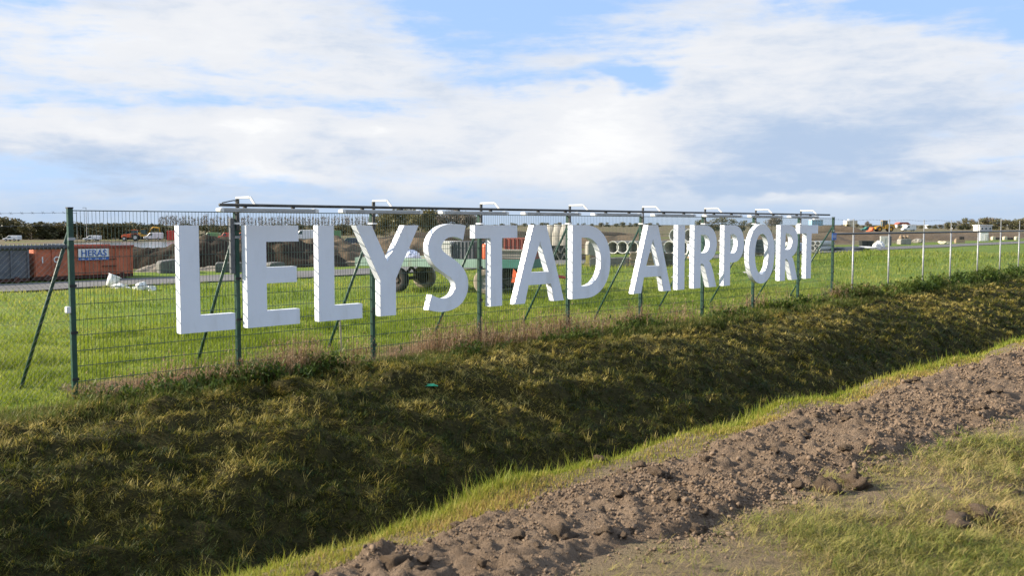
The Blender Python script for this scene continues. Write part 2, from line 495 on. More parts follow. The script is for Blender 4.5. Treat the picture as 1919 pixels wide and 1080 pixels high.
class MB:
    def __init__(self):
        self.v, self.f = [], []

    def add(self, vs, fs):
        k = len(self.v)
        self.v += [tuple(p) for p in vs]
        self.f += [tuple(i + k for i in f) for f in fs]
        return self

    def box(self, x0, x1, y0, y1, z0, z1, mtx=None):
        vs = [Vector((x, y, z)) for z in (z0, z1) for y in (y0, y1) for x in (x0, x1)]
        if mtx:
            vs = [mtx @ p for p in vs]
        return self.add(vs, [(0, 2, 3, 1), (4, 5, 7, 6), (0, 1, 5, 4), (2, 6, 7, 3), (0, 4, 6, 2), (1, 3, 7, 5)])

    def tube(self, a, b, r, n=8, r2=None, caps=True):
        a, b = Vector(a), Vector(b)
        d = (b - a).normalized()
        s = d.orthogonal().normalized()
        t = d.cross(s)
        r2 = r if r2 is None else r2
        vs = []
        for p, q in ((a, r), (b, r2)):
            for i in range(n):
                an = 2 * math.pi * i / n
                vs.append(p + (s * math.cos(an) + t * math.sin(an)) * q)
        fs = [(i, (i + 1) % n, n + (i + 1) % n, n + i) for i in range(n)]
        if caps:
            fs += [tuple(range(n - 1, -1, -1)), tuple(range(n, 2 * n))]
        return self.add(vs, fs)

    def path(self, pts, r, n=6):
        for a, b in zip(pts, pts[1:]):
            self.tube(a, b, r, n)
        return self

    def lathe(self, prof, n=20, axis='z', origin=(0, 0, 0)):
        """profile of (radius, height); closed ring when the profile's ends meet"""
        vs, fs = [], []
        for r, h in prof:
            for i in range(n):
                a = 2 * math.pi * i / n
                p = (r * math.cos(a), r * math.sin(a), h)
                if axis == 'y':
                    p = (p[0], p[2], p[1])
                elif axis == 'x':
                    p = (p[2], p[0], p[1])
                vs.append((p[0] + origin[0], p[1] + origin[1], p[2] + origin[2]))
        for k in range(len(prof) - 1):
            for i in range(n):
                j = (i + 1) % n
                fs.append((k * n + i, k * n + j, (k + 1) * n + j, (k + 1) * n + i))
        return self.add(vs, fs)

    def prism(self, poly, y0, y1):
        """outline in x,z pushed along y"""
        n = len(poly)
        vs = [(x, y0, z) for x, z in poly] + [(x, y1, z) for x, z in poly]
        fs = [tuple(range(n)), tuple(range(2 * n - 1, n - 1, -1))]
        fs += [(i, n + i, n + (i + 1) % n, (i + 1) % n) for i in range(n)]
        return self.add(vs, fs)

    def mesh(self, name, m, smooth=False, bevel=0.0):
        me = bpy.data.meshes.new(name)
        me.from_pydata(self.v, [], self.f)
        bm = bmesh.new()
        bm.from_mesh(me)
        bmesh.ops.recalc_face_normals(bm, faces=bm.faces)
        if bevel:
            bmesh.ops.bevel(bm, geom=list(bm.edges), offset=bevel, segments=1, affect='EDGES', clamp_overlap=True)
        bm.to_mesh(me)
        bm.free()
        me.materials.append(m)
        if smooth:
            me.polygons.foreach_set('use_smooth', [True] * len(me.polygons))
        return me

    def build(self, name, m, parent=None, smooth=False, bevel=0.0, **kw):
        return link(name, self.mesh(name, m, smooth, bevel), parent, **kw)


def tri_mesh(name, verts, tris, m, tint=None, smooth=False):
    me = bpy.data.meshes.new(name)
    nv, nt = len(verts), len(tris)
    me.vertices.add(nv)
    me.vertices.foreach_set('co', np.ascontiguousarray(verts, np.float32).ravel())
    me.loops.add(nt * 3)
    me.loops.foreach_set('vertex_index', np.ascontiguousarray(tris, np.int32).ravel())
    me.polygons.add(nt)
    me.polygons.foreach_set('loop_start', np.arange(0, nt * 3, 3, dtype=np.int32))
    if tint is not None:
        a = me.attributes.new('tint', 'FLOAT', 'POINT')
        a.data.foreach_set('value', np.ascontiguousarray(tint, np.float32))
    me.update(calc_edges=True)
    if smooth:
        me.polygons.foreach_set('use_smooth', np.ones(nt, bool))
    me.materials.append(m)
    return me


def blades(pos, h, w, yaw, lean, tint, curl=0.5):
    """grass blades: 5 points and 3 triangles each; returns verts, tris, tint"""
    n = len(h)
    dx, dy = np.cos(yaw), np.sin(yaw)
    ax, ay = -dy, dx
    ln = np.sin(lean) * h
    up = np.cos(lean) * h
    V = np.zeros((n, 5, 3))
    for k, (t, ww) in enumerate(((0, 1), (0, -1), (0.5, 0.8), (0.5, -0.8), (1, 0))):
        bend = t * t * curl + t * (1 - curl)
        V[:, k, 0] = pos[:, 0] + dx * ln * bend + ax * w * 0.5 * ww
        V[:, k, 1] = pos[:, 1] + dy * ln * bend + ay * w * 0.5 * ww
        V[:, k, 2] = pos[:, 2] + up * (t if t < 1 else 0.96)
    T = np.array([(0, 1, 3), (0, 3, 2), (2, 3, 4)])
    tris = (np.arange(n)[:, None, None] * 5 + T[None]).reshape(-1, 3)
    return V.reshape(-1, 3), tris, np.repeat(np.clip(tint, 0, 1), 5)


def joined(parts):
    vs, ts, ti, k = [], [], [], 0
    for v, t, c in parts:
        vs.append(v); ts.append(t + k); ti.append(c); k += len(v)
    return np.concatenate(vs), np.concatenate(ts), np.concatenate(ti)


# ------------------------------------------------------------------ the ground
def graded(lo, hi, step, far_lo, far_hi, grow=1.22):
    mid = list(np.arange(lo, hi + 1e-6, step))
    a, s = [], step
    p = lo
    while p > far_lo:
        s *= grow; p -= s; a.append(p)
    b, s = [], step
    p = hi
    while p < far_hi:
        s *= grow; p += s; b.append(p)
    return np.array(a[::-1] + mid + b)


def sheet(name, us, vs, m, zfun, kind='structure', smooth=True):
    U, V = np.meshgrid(us, vs, indexing='ij')
    X, Y = Wn(U, V)
    Z = zfun(U, V)
    nu, nv = U.shape
    idx = np.arange(nu * nv).reshape(nu, nv)
    a, b, c, d = idx[:-1, :-1].ravel(), idx[1:, :-1].ravel(), idx[1:, 1:].ravel(), idx[:-1, 1:].ravel()
    tris = np.concatenate([np.stack([a, c, b], 1), np.stack([a, d, c], 1)])
    me = tri_mesh(name, np.stack([X.ravel(), Y.ravel(), Z.ravel()], 1), tris, m, None, smooth)
    o = link(name, me)
    o['kind'] = kind
    return o


U_ALL = graded(-7, 30, 0.17, -3500, 4500, 1.1)
V_FIELD = np.concatenate([graded(-30, -2, 0.8, -4500, -2.1, 1.06)[:-1], np.arange(-2, 0.31, 0.25)])
V_FIELD = np.unique(np.round(np.concatenate([V_FIELD[V_FIELD < 0.29], [0.3]]), 4))
V_DITCH = np.concatenate([np.arange(0.3, 5.0, 0.09), np.arange(5.0, 8.2, 0.2), [8.2]])
V_NEAR = np.concatenate([np.arange(8.2, 12.6, 0.11), graded(12.6, 14, 0.3, 12.61, 3500)])
sheet('field', U_ALL, V_FIELD, M['field'], terrain)
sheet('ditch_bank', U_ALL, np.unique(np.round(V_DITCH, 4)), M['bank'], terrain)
sheet('near_verge', U_ALL, np.unique(np.round(V_NEAR, 4)), M['near'], terrain)


def dirt_edges(u):
    lo = 8.71 + 0.12 * fbm(u * 0.9, u * 0 + 3.3) + 0.10 * fbm(u * 3, u * 0 + 8)
    hi = 9.76 + 0.24 * sstep(0.2, 3.5, u) + 0.30 * fbm(u * 0.55 + 2, u * 0 + 1.3) + 0.16 * fbm(u * 2.6, u * 0 + 6)
    return lo, hi


def dirt_z(u, v):
    lo, hi = dirt_edges(u)
    inside = sstep(-0.12, 0.18, v - lo) * sstep(-0.12, 0.22, hi - v)
    lump = 0.05 * fbm(u * 2.5, v * 2.5, 3) + 0.08 * np.abs(fbm(u * 6, v * 6, 3)) + 0.08 * np.abs(fbm(u * 15 + 4, v * 15, 4))
    return terrain(u, v) - 0.05 + inside * (0.062 + lump)


us = np.concatenate([np.arange(-3.2, 4.5, 0.022), np.arange(4.5, 14, 0.05), np.arange(14, 60, 0.3)])
sheet('dirt_strip', us, np.concatenate([np.arange(8.40, 10.35, 0.022)]), M['soil'], dirt_z, 'structure', False)

# service road behind the field, with a slightly uneven edge
us = np.concatenate([np.arange(-30, 60, 0.5), np.arange(60, 420, 5.0)])
nR = 9
U, T = np.meshgrid(us, np.linspace(0, 1, nR), indexing='ij')
edge0 = -21.2 - 0.35 * fbm(us * 0.4, us * 0 + 2)
edge1 = -25.6 + 0.4 * fbm(us * 0.3, us * 0 + 7)
V = edge0[:, None] * (1 - T) + edge1[:, None] * T
X, Y = Wn(U, V)
Z = np.maximum(terrain(U, V) + 0.012, 0.012 + 0 * U)
idx = np.arange(U.size).reshape(U.shape)
a, b, c, d = idx[:-1, :-1].ravel(), idx[1:, :-1].ravel(), idx[1:, 1:].ravel(), idx[:-1, 1:].ravel()
Z = Z + 0.03
me = tri_mesh('service_road', np.stack([X.ravel(), Y.ravel(), Z.ravel()], 1), np.concatenate([np.stack([a, b, c], 1), np.stack([a, c, d], 1)]), M['asphalt'])
o = link('service_road', me)
o['kind'] = 'structure'

# pond in the dug-out part of the site
pts = []
for i in range(48):
    an = 2 * math.pi * i / 48
    rr = 1 + 0.18 * math.sin(3 * an + 1) + 0.08 * math.sin(7 * an)
    pts.append((-62 + 34 * rr * math.cos(an), 190 + 27 * rr * math.sin(an), -1.70))
me = bpy.data.meshes.new('pond_water')
me.from_pydata(pts, [], [tuple(range(48))])
me.materials.append(M['water'])
o = link('pond_water', me)
o['kind'] = 'structure'

# ------------------------------------------------------------------ welded mesh fence that carries the letters
POST_U = [0.15, 2.51, 5.0, 7.48, 10.0, 12.51, 15.05, 17.48, 19.97, 22.12]
fence = top('mesh_fence', 'dark green welded mesh fence with square posts and back braces carrying the big letters', 'fence', W(0, 0, 0), PHI)


def gz(u, v):
    return float(terrain(u, v))


def make_post(u, htop):
    b = MB().box(u - 0.032, u + 0.032, -0.032, 0.032, gz(u, 0) - 0.4, htop)
    p = b.build('post', M['green'], fence, bevel=0.004)
    MB().box(u - 0.036, u + 0.036, -0.036, 0.036, htop, htop + 0.018).build('post_cap', M['black'], p)
    for z in (0.25, 0.85, 1.45, 2.05):
        MB().box(u - 0.045, u + 0.045, -0.044, -0.033, z - 0.018, z + 0.018).build('clip', M['galv'] if z > 2 else M['black'], p)
    return p


for i, u in enumerate(POST_U):
    p = make_post(u, 2.435)
    if i == 1:
        o = MB().box(u - 0.105, u - 0.034, -0.028, 0.028, 1.52, 2.32).build('conduit', M['darkgalv'], p, bevel=0.006)
        o['label'] = 'grey cable conduit fixed beside the post'
    # brace leaning from the back of the post down to the field
    bv = 1.55 if i else 1.5
    br = MB().tube((u, 0.03, 2.16), (u + 0.10 * (1 if i else -2), bv, gz(u, -bv) - 0.25), 0.024, 8)
    br.build('brace', M['green'], fence, smooth=True)

for i in range(9):
    a, b = POST_U[i] + 0.036, POST_U[i + 1] - 0.036
    z0, z1 = 0.03 + gz(0.5 * (a + b), 0), 2.415
    mb = MB()
    n = int(round((b - a) / 0.05))
    for k in range(n + 1):
        x = a + (b - a) * k / n
        mb.tube((x, 0.005, z0), (x, 0.005, z1), 0.0029, 4, caps=False)
    pan = mb.build('mesh_panel', M['wire'], fence)
    pan['kind'] = 'stuff'
    zs = [2.41 - 0.2 * k for k in range(13)]
    for z in zs:
        if z < z0 - 0.01:
            continue
        r = 0.0085 if z > 2.4 else 0.0047
        mb = MB()
        for yy in (-0.003, 0.013):
            mb.tube((a - 0.01, yy, z), (b + 0.01, yy, z), r, 4, caps=False)
        mb.build('horizontal_wire', M['wire'], pan)

# notice on the last green post
o = MB().box(22.12 - 0.17, 22.12 + 0.10, -0.062, -0.046, 1.78, 1.99).build('notice_plate', M['signblue'], fence)
o['label'] = 'small blue notice plate near the top of the end post'
MB().box(22.12 - 0.15, 22.12 + 0.08, -0.066, -0.0625, 1.90, 1.915).build('printed_line', M['cap'], o)
MB().box(22.12 - 0.15, 22.12 + 0.05, -0.066, -0.0625, 1.85, 1.865).build('printed_line', M['cap'], o)


# ------------------------------------------------------------------ chain-link fences on both sides
def chain_link(root, u0, u1, z0, z1, pitch, r):
    mb = MB()
    hgt = z1 - z0
    x = u0 - hgt
    while x < u1:
        for s in (1, -1):
            xa, xb = (x, x + hgt) if s > 0 else (x + hgt, x)
            za, zb = z0, z1
            # clip the diagonal to the bay
            def cut(xa, za, xb, zb):
                t0, t1 = 0.0, 1.0
                dx = xb - xa
                for lim, sg in ((u0, 1), (u1, -1)):
                    da, db = sg * (xa - lim), sg * (xb - lim)
                    if da < 0 and db < 0:
                        return None
                    if da < 0:
                        t0 = max(t0, da / (da - db))
                    elif db < 0:
                        t1 = min(t1, da / (da - db))
                if t1 - t0 < 1e-3:
                    return None
                return (xa + dx * t0, za + (zb - za) * t0, xa + dx * t1, za + (zb - za) * t1)
            c = cut(xa, za, xb, zb)
            if c:
                mb.tube((c[0], 0.002 * s, c[1]), (c[2], 0.002 * s, c[3]), r, 3, caps=False)
        x += pitch
    o = mb.build('chain_link_mesh', M['darkgalv'], root)
    o['kind'] = 'stuff'
    return o


def barbed(root, u0, u1, z, y=0.0):
    mb = MB()
    pts = []
    n = max(4, int((u1 - u0) / 0.5))
    for k in range(n + 1):
        t = k / n
        pts.append((u0 + (u1 - u0) * t, y, z - 0.03 * math.sin(math.pi * ((t * (u1 - u0) / 2.8) % 1))))
    mb.path(pts, 0.0028, 4)
    x = u0 + 0.05
    while x < u1:
        t = (x - u0) / (u1 - u0)
        zz = z - 0.03 * math.sin(math.pi * ((t * (u1 - u0) / 2.8) % 1))
        mb.tube((x - 0.015, y - 0.012, zz - 0.016), (x + 0.015, y + 0.012, zz + 0.016), 0.002, 3)
        mb.tube((x + 0.015, y - 0.01, zz - 0.014), (x - 0.015, y + 0.01, zz + 0.016), 0.002, 3)
        x += 0.125 if u1 < 5 else 0.25
    return mb.build('barbed_wire', M['darkgalv'], root)


lf = top('chain_link_fence', 'chain-link fence with thick top rail and barbed wire beside the orange container', 'fence', W(0, 0, 0), PHI)
rail = MB().tube((-6.0, 0.0, 1.95), (0.10, 0.0, 1.95), 0.028, 10).build('top_rail', M['darkgalv'], lf, smooth=True)
mb = MB()                                          # mesh ends twisted round the rail
for k in range(90):
    x = -4.4 + k * 0.05
    mb.tube((x, -0.034, 1.925), (x + 0.025, 0.0, 1.988), 0.007, 4)
    mb.tube((x + 0.025, 0.0, 1.988), (x + 0.05, 0.034, 1.94), 0.007, 4)
o = mb.build('wire_ties', M['darkgalv'], rail)
o['kind'] = 'stuff'
for u in (-5.6, -2.7):
    MB().tube((u, 0, gz(u, 0) - 0.3), (u, 0, 2.42), 0.03, 10).build('post', M['galv'], lf, smooth=True)
chain_link(lf, -5.6, 0.11, 0.05, 1.94, 0.07, 0.0016)
for z in (2.23, 2.385):
    barbed(lf, -5.6, 0.12, z)
for z in (1.0,):
    MB().tube((-5.6, 0.006, z), (0.11, 0.006, z), 0.0025, 4).build('tension_wire', M['darkgalv'], lf)
MB().box(0.06, 0.115, -0.05, 0.03, 1.10, 1.19).build('insulator', M['cap'], lf, bevel=0.01)

rf = top('chain_link_fence', 'long chain-link fence with pale grey posts along the grass field', 'fence', W(22.12, 0, 0), PHI)
RU = [23.53, 26.26, 29.28, 31.97, 34.99, 37.78, 40.34, 43.1, 45.9, 48.7, 51.5]
for u in RU:
    du = u - 22.12
    p = MB().tube((du, 0, gz(u, 0) - 0.3), (du, 0, 1.93), 0.027, 10).build('post', M['galv'], rf, smooth=True)
    MB().tube((du, 0.0, 1.98), (du, 0.0, 2.40), 0.016, 6).build('post_extension', M['galv'], p)
MB().tube((0.06, 0, 1.955), (29.6, 0, 1.955), 0.03, 8).build('top_rail', M['darkgalv'], rf, smooth=True)
chain_link(rf, 0.05, 29.5, 0.05, 1.94, 0.07, 0.0013)
for z in (2.20, 2.39):
    barbed(rf, 0.05, 29.5, z)


# ------------------------------------------------------------------ the letters
LH = 1.485
LZ = 0.735


def arc(cx, cz, rx, rz, a0, a1, n=14, p=2.0):
    out = []
    for i in range(n + 1):
        a = R(a0 + (a1 - a0) * i / n)
        c, s = math.cos(a), math.sin(a)
        out.append((cx + rx * math.copysign(abs(c) ** (2 / p), c), cz + rz * math.copysign(abs(s) ** (2 / p), s)))
    return out


def glyph(ch, w):
    h = LH
    if ch == 'L':
        return [[(0, 0), (w, 0), (w, 0.235), (0.29, 0.235), (0.29, h), (0, h)]]
    if ch == 'E':
        return [[(0, 0), (w, 0), (w, 0.23), (0.325, 0.23), (0.325, 0.635), (0.845, 0.635), (0.845, 0.87), (0.325, 0.87),
                 (0.325, 1.245), (w - 0.005, 1.245), (w - 0.005, h), (0, h)]]
    if ch == 'Y':
        return [[(0.485, 0), (0.815, 0), (0.815, 0.60), (w, h), (w - 0.315, h), (0.645, 0.89), (0.315, h), (0, h), (0.485, 0.60)]]
    if ch == 'T':
        return [[(0.395, 0), (0.70, 0), (0.70, 1.25), (w, 1.25), (w, h), (0, h), (0, 1.25), (0.395, 1.25)]]
    if ch == 'A':
        k = w / 1.43
        o = [(0, 0), (0.285 * k, 0), (0.385 * k, 0.345), (1.035 * k, 0.345), (1.125 * k, 0), (w, 0), (0.90 * k, h), (0.525 * k, h)]
        return [o, [(0.455 * k, 0.585), (0.965 * k, 0.585), (0.712 * k, 1.17)]]
    if ch == 'I':
        return [[(0, 0), (w, 0), (w, h), (0, h)]]
    if ch == 'D':
        o = [(0, 0), (0.42, 0)] + arc(0.42, h / 2, w - 0.42, h / 2, -90, 90, 26, 2.15)[1:-1] + [(0.42, h), (0, h)]
        i = [(0.285, 0.25), (0.40, 0.25)] + arc(0.40, h / 2, w - 0.40 - 0.32, h / 2 - 0.25, -90, 90, 24, 2.1)[1:-1] + [(0.40, h - 0.25), (0.285, h - 0.25)]
        return [o, i]
    if ch in 'PR':
        zb = 0.565 if ch == 'P' else 0.60
        zc, rz = (h + zb) / 2, (h - zb) / 2
        bw = w if ch == 'P' else w - 0.01
        bowl = arc(0.42, zc, bw - 0.42, rz, -90, 90, 22, 2.2)
        hole = [(0.285, zb + 0.225), (0.42, zb + 0.225)] + arc(0.42, zc, bw - 0.42 - 0.31, rz - 0.225, -90, 90, 18, 2.1)[1:-1] + [(0.42, h - 0.225), (0.285, h - 0.225)]
        if ch == 'P':
            return [[(0, 0), (0.29, 0), (0.29, zb)] + bowl + [(0, h)], hole]
        o = [(0, 0), (0.29, 0), (0.29, 0.575), (0.36, 0.575), (0.43, 0.53), (0.50, 0.42), (0.685, 0), (w, 0), (0.82, 0.42), (0.74, 0.56), (0.66, 0.64)]
        o += [p for p in bowl if p[1] > 0.66] + [(0, h)]
        return [o, hole]
    if ch == 'O':
        o = arc(w / 2, h / 2, w / 2, h / 2 + 0.022, 0, 360, 56, 2.12)[:-1]
        i = arc(w / 2, h / 2, w / 2 - 0.32, h / 2 - 0.225, 0, 360, 48, 2.15)[:-1]
        return [o, i]
    if ch == 'S':
        c = [(0.86, 1.352), (0.72, 1.385), (0.57, 1.395), (0.41, 1.375), (0.26, 1.30), (0.165, 1.17), (0.165, 1.04), (0.24, 0.925), (0.38, 0.83),
             (0.54, 0.745), (0.70, 0.63), (0.785, 0.50), (0.785, 0.36), (0.70, 0.22), (0.56, 0.135), (0.39, 0.10), (0.21, 0.115), (0.035, 0.165)]
        wd = [0.265, 0.235, 0.225, 0.235, 0.27, 0.305, 0.315, 0.315, 0.315, 0.315, 0.315, 0.315, 0.31, 0.285, 0.245, 0.23, 0.24, 0.27]
        # smooth the centre line
        P = []
        n = len(c)
        for i in range(n - 1):
            p0, p1, p2, p3 = c[max(0, i - 1)], c[i], c[i + 1], c[min(n - 1, i + 2)]
            for s in range(4):
                t = s / 4
                q = [0.5 * (2 * p1[k] + (p2[k] - p0[k]) * t + (2 * p0[k] - 5 * p1[k] + 4 * p2[k] - p3[k]) * t * t + (-p0[k] + 3 * p1[k] - 3 * p2[k] + p3[k]) * t ** 3) for k in (0, 1)]
                P.append((q[0], q[1], wd[i] * (1 - t) + wd[i + 1] * t))
        P.append((*c[-1], wd[-1]))
        Lf, Rt = [], []
        for i, (x, z, ww) in enumerate(P):
            a, b = P[max(0, i - 1)], P[min(len(P) - 1, i + 1)]
            tx, tz = b[0] - a[0], b[1] - a[1]
            ln = math.hypot(tx, tz)
            nx, nz = -tz / ln, tx / ln
            Lf.append((x + nx * ww / 2, z + nz * ww / 2)); Rt.append((x - nx * ww / 2, z - nz * ww / 2))
        return [Lf + Rt[::-1]]


def letter_meshes(ch, w, depth=0.125):
    cu = bpy.data.curves.new('outline', 'CURVE')
    cu.dimensions = '2D'
    cu.fill_mode = 'BOTH'
    cu.extrude = depth / 2
    for loop in glyph(ch, w):
        sp = cu.splines.new('POLY')
        sp.points.add(len(loop) - 1)
        for p, (x, z) in zip(sp.points, loop):
            p.co = (x, z, 0, 1)
        sp.use_cyclic_u = True
    ob = bpy.data.objects.new('outline', cu)
    COL.objects.link(ob)
    dg = bpy.context.evaluated_depsgraph_get()
    me = bpy.data.meshes.new_from_object(ob.evaluated_get(dg))
    bpy.data.objects.remove(ob)
    face, side = MB(), MB()
    for p in me.polygons:
        tgt = face if abs(p.normal.z) > 0.7 else side
        vs = [me.vertices[i].co for i in p.vertices]
        # curve x,y,z -> along the fence, towards the camera (negative y), up; the front panel sits 3 mm proud
        lip = 0.003 if abs(p.normal.z) > 0.7 else 0.0
        tgt.add([(c.x, -(c.z + (lip if c.z > 0 else -lip)), c.y) for c in vs], [tuple(range(len(vs)))])
    out = []
    for mb, nm in ((side, 'return'), (face, 'face')):
        m = bpy.data.meshes.new(nm)
        m.from_pydata(mb.v, [], mb.f)
        bm = bmesh.new(); bm.from_mesh(m)
        bmesh.ops.remove_doubles(bm, verts=bm.verts, dist=0.0004)
        bmesh.ops.recalc_face_normals(bm, faces=bm.faces)
        bm.to_mesh(m); bm.free()
        m.materials.append(M['white'])
        out.append(m)
    return out


WORD = [('L', 1.51, 0.83, 'white box letter L that begins the sign, left of letter E'),
        ('E', 2.54, 0.89, 'white box letter E on the mesh fence between the two letters L'),
        ('L', 3.785, 0.83, 'white box letter L between letters E and Y'),
        ('Y', 4.50, 1.32, 'white box letter Y on the mesh fence'),
        ('S', 6.03, 0.94, 'white curved box letter S on the mesh fence'),
        ('T', 7.15, 1.11, 'white box letter T between letters S and A'),
        ('A', 8.19, 1.43, 'white box letter A between letters T and D'),
        ('D', 9.88, 1.24, 'white box letter D that ends the first word of the sign'),
        ('A', 11.94, 1.44, 'white box letter A that begins the word AIRPORT'),
        ('I', 13.64, 0.285, 'white box letter I, a single upright bar on the mesh fence'),
        ('R', 14.32, 1.00, 'white box letter R between letters I and P'),
        ('P', 15.66, 0.94, 'white box letter P on the mesh fence'),
        ('O', 16.84, 1.34, 'white oval box letter O on the mesh fence'),
        ('R', 18.49, 1.00, 'white box letter R between letters O and T'),
        ('T', 19.59, 1.09, 'white box letter T that ends the sign')]
_lm = {}
for ch, u, w, lab in WORD:
    if (ch, w) not in _lm:
        _lm[(ch, w)] = letter_meshes(ch, w)
    side, face = _lm[(ch, w)]
    e = top('sign_letter', lab, 'letter', W(u, 0.158, LZ), PHI, 'big white letters on the fence')
    link('return', side, e)
    link('face', face, e)
    for zz in (0.28, 1.10):
        if ch in 'Y':
            xs = (0.65,) if zz < 0.5 else (0.35, 0.95)
        elif ch in 'LEIT':
            xs = {'L': (0.14,), 'E': (0.16,), 'I': (0.14,), 'T': (0.55,)}[ch]
        elif ch in 'A':
            xs = (0.24, w - 0.24) if zz < 0.5 else (0.56, w - 0.56)
        elif ch in 'DPR':
            xs = (0.14,)
        elif ch == 'O':
            xs = (0.18, w - 0.18)
        else:
            xs = (0.74,) if zz < 0.5 else (0.17,)
        for xx in xs:
            MB().box(xx - 0.03, xx + 0.03, 0.0655, 0.172, zz - 0.015, zz + 0.015).build('mounting_bracket', M['galv'], e)

# ------------------------------------------------------------------ lamp rail above the letters
railroot = top('lamp_rail', 'dark tube rail on white bent arms along the top of the mesh fence', 'rail', W(0, 0, 0), PHI)
RV = -0.52
MB().tube((1.95, RV, 2.502), (20.75, RV, 2.502), 0.022, 10).build('rail_tube', M['brass_rail'], railroot, smooth=True)
for i in range(1, 9):
    u = POST_U[i]
    MB().box(u - 0.026, u + 0.026, -0.060, -0.0365, 2.15, 2.60).build('upright', M['brass_rail'], railroot)
    sw = MB()
    sw.box(u - 0.022, u + 0.022, -0.40, -0.036, 2.602, 2.632)
    arm = sw.build('arm', M['arm'], railroot, bevel=0.006)
    d = Vector((u, RV, 2.505)) - Vector((u, -0.40, 2.62))
    MB().tube((u, -0.395, 2.622), (u, RV, 2.505), 0.018, 6).build('arm_end', M['arm'], arm)
    MB().box(u - 0.05, u + 0.05, -0.075, 0.04, 2.235, 2.262).build('clamp', M['cap'], railroot)
cable = [(1.98, RV - 0.02, 2.53), (2.15, RV - 0.04, 2.565), (2.32, -0.40, 2.56), (2.47, -0.12, 2.56), (2.49, -0.07, 2.45)]
MB().path(cable, 0.008, 6).build('cable', M['black'], railroot, smooth=True)

lamp0 = None
for k in range(9):
    u = 1.93 + 2.055 * k
    lab = 'grey strip lamp with white end caps hung under the rail above the letters'
    e = top('strip_lamp', lab, 'lamp', W(u, -RV, 2.40), PHI, 'strip lamps under the lamp rail')
    if lamp0 is None:
        ln = 1.62
        hs = MB().prism([(0.06, 0.03), (ln - 0.06, 0.03), (ln - 0.06, 0.062), (0.06, 0.062)], -0.05, 0.05).mesh('housing', M['lampgrey'], bevel=0.008)
        df = MB().prism([(0.06, 0.0), (ln - 0.06, 0.0), (ln - 0.06, 0.03), (0.06, 0.03)], -0.062, 0.062).mesh('diffuser', M['diffuser'], bevel=0.010)
        c0 = MB().prism([(0.0, 0.012), (0.06, -0.004), (0.06, 0.068), (0.0, 0.055)], -0.066, 0.066).mesh('end_cap', M['cap'], bevel=0.008)
        c1 = MB().prism([(ln - 0.06, -0.004), (ln, 0.012), (ln, 0.055), (ln - 0.06, 0.068)], -0.066, 0.066).mesh('end_cap', M['cap'], bevel=0.008)
        h1 = MB().box(0.40, 0.43, -0.03, 0.03, 0.06, 0.10).mesh('hanger', M['black'])
        h2 = MB().box(1.19, 1.22, -0.03, 0.03, 0.06, 0.10).mesh('hanger', M['black'])
        lamp0 = (('housing', hs), ('diffuser', df), ('end_cap', c0), ('end_cap', c1), ('hanger', h1), ('hanger', h2))
    for nm, me in lamp0:
        link(nm, me, e)


# ------------------------------------------------------------------ background: site behind the field
def heap_mesh(name, lx, ly, h, m, seed, res=0.35, rough=0.25):
    """long heap of soil: low dome with a ragged top; footprint lx by ly, closed by the ground below"""
    nx, ny = max(12, int(lx / res)), max(10, int(ly / res))
    X, Y = np.meshgrid(np.linspace(-lx / 2, lx / 2, nx), np.linspace(-ly / 2, ly / 2, ny), indexing='ij')
    ex = 1 - np.abs(X / (lx / 2)) ** 3.5
    ey = 1 - np.abs(Y / (ly / 2)) ** 2.2
    Z = h * np.clip(ex, 0, 1) ** 0.6 * np.clip(ey, 0, 1) ** 0.75
    f = 1.6 / max(h, 0.4)
    Z = Z * (1 + rough * 1.6 * fbm(X * 0.28 * f + seed, Y * 0.28 * f)) + np.minimum(Z, h * 0.4) * rough * 1.3 * fbm(X * 1.3 * f + seed, Y * 1.3 * f, 5)
    Z = Z - 0.15
    idx = np.arange(nx * ny).reshape(nx, ny)
    a, b, c, d = idx[:-1, :-1].ravel(), idx[1:, :-1].ravel(), idx[1:, 1:].ravel(), idx[:-1, 1:].ravel()
    return tri_mesh(name, np.stack([X.ravel(), Y.ravel(), Z.ravel()], 1), np.concatenate([np.stack([a, b, c], 1), np.stack([a, c, d], 1)]), m, None, False)


def heap(px, dist, lx, ly, h, m, label, rz=0.0, z=None, seed=1, res=0.35, rough=0.25):
    p = far(px, dist)
    p.z = (float(terrain_xy(p.x, p.y)) if z is None else z)
    o = link('soil_heap', heap_mesh('soil_heap', lx, ly, h, m, seed, res, rough), None, p, (0, 0, rz))
    return tag(o, label, 'soil heap', 'soil heaps on the site')


heap(402, 52, 14.5, 6, 1.5, M['heap'], 'black soil heap with ragged crest behind the orange container', R(12), seed=3, res=0.16, rough=0.5)
heap(600, 62, 8.5, 6, 1.30, M['heap_brown'], 'brown lumpy soil heap behind letters L and Y', R(8), seed=9, res=0.18, rough=0.5)
heap(760, 72, 8, 6, 1.25, M['heap_brown'], 'brown soil heap behind the mint green trailer', R(5), seed=14, res=0.2, rough=0.5)
heap(960, 100, 32, 12, 1.65, M['heap'], 'long dark stockpile of soil behind the trailer and pipes', R(4), seed=21, res=0.5, rough=0.16)
heap(1150, 92, 9, 7, 1.45, M['heap_brown'], 'brown soil heap behind the row of concrete pipes', R(-5), seed=27, res=0.3, rough=0.3)
heap(1640, 142, 30, 12, 1.25, M['heap_brown'], 'long brown earth bank under the yellow wheel loader', R(-3), seed=33, res=0.5, rough=0.13)
heap(1480, 120, 15, 8, 1.2, M['heap_brown'], 'brown earth heap behind letters R and T', R(-3), seed=39, res=0.4, rough=0.2)
heap(1560, 190, 13, 8, 2.2, M['heap_brown'], 'pointed brown earth heap below the pale blue building', R(0), seed=45, res=0.5, rough=0.12)
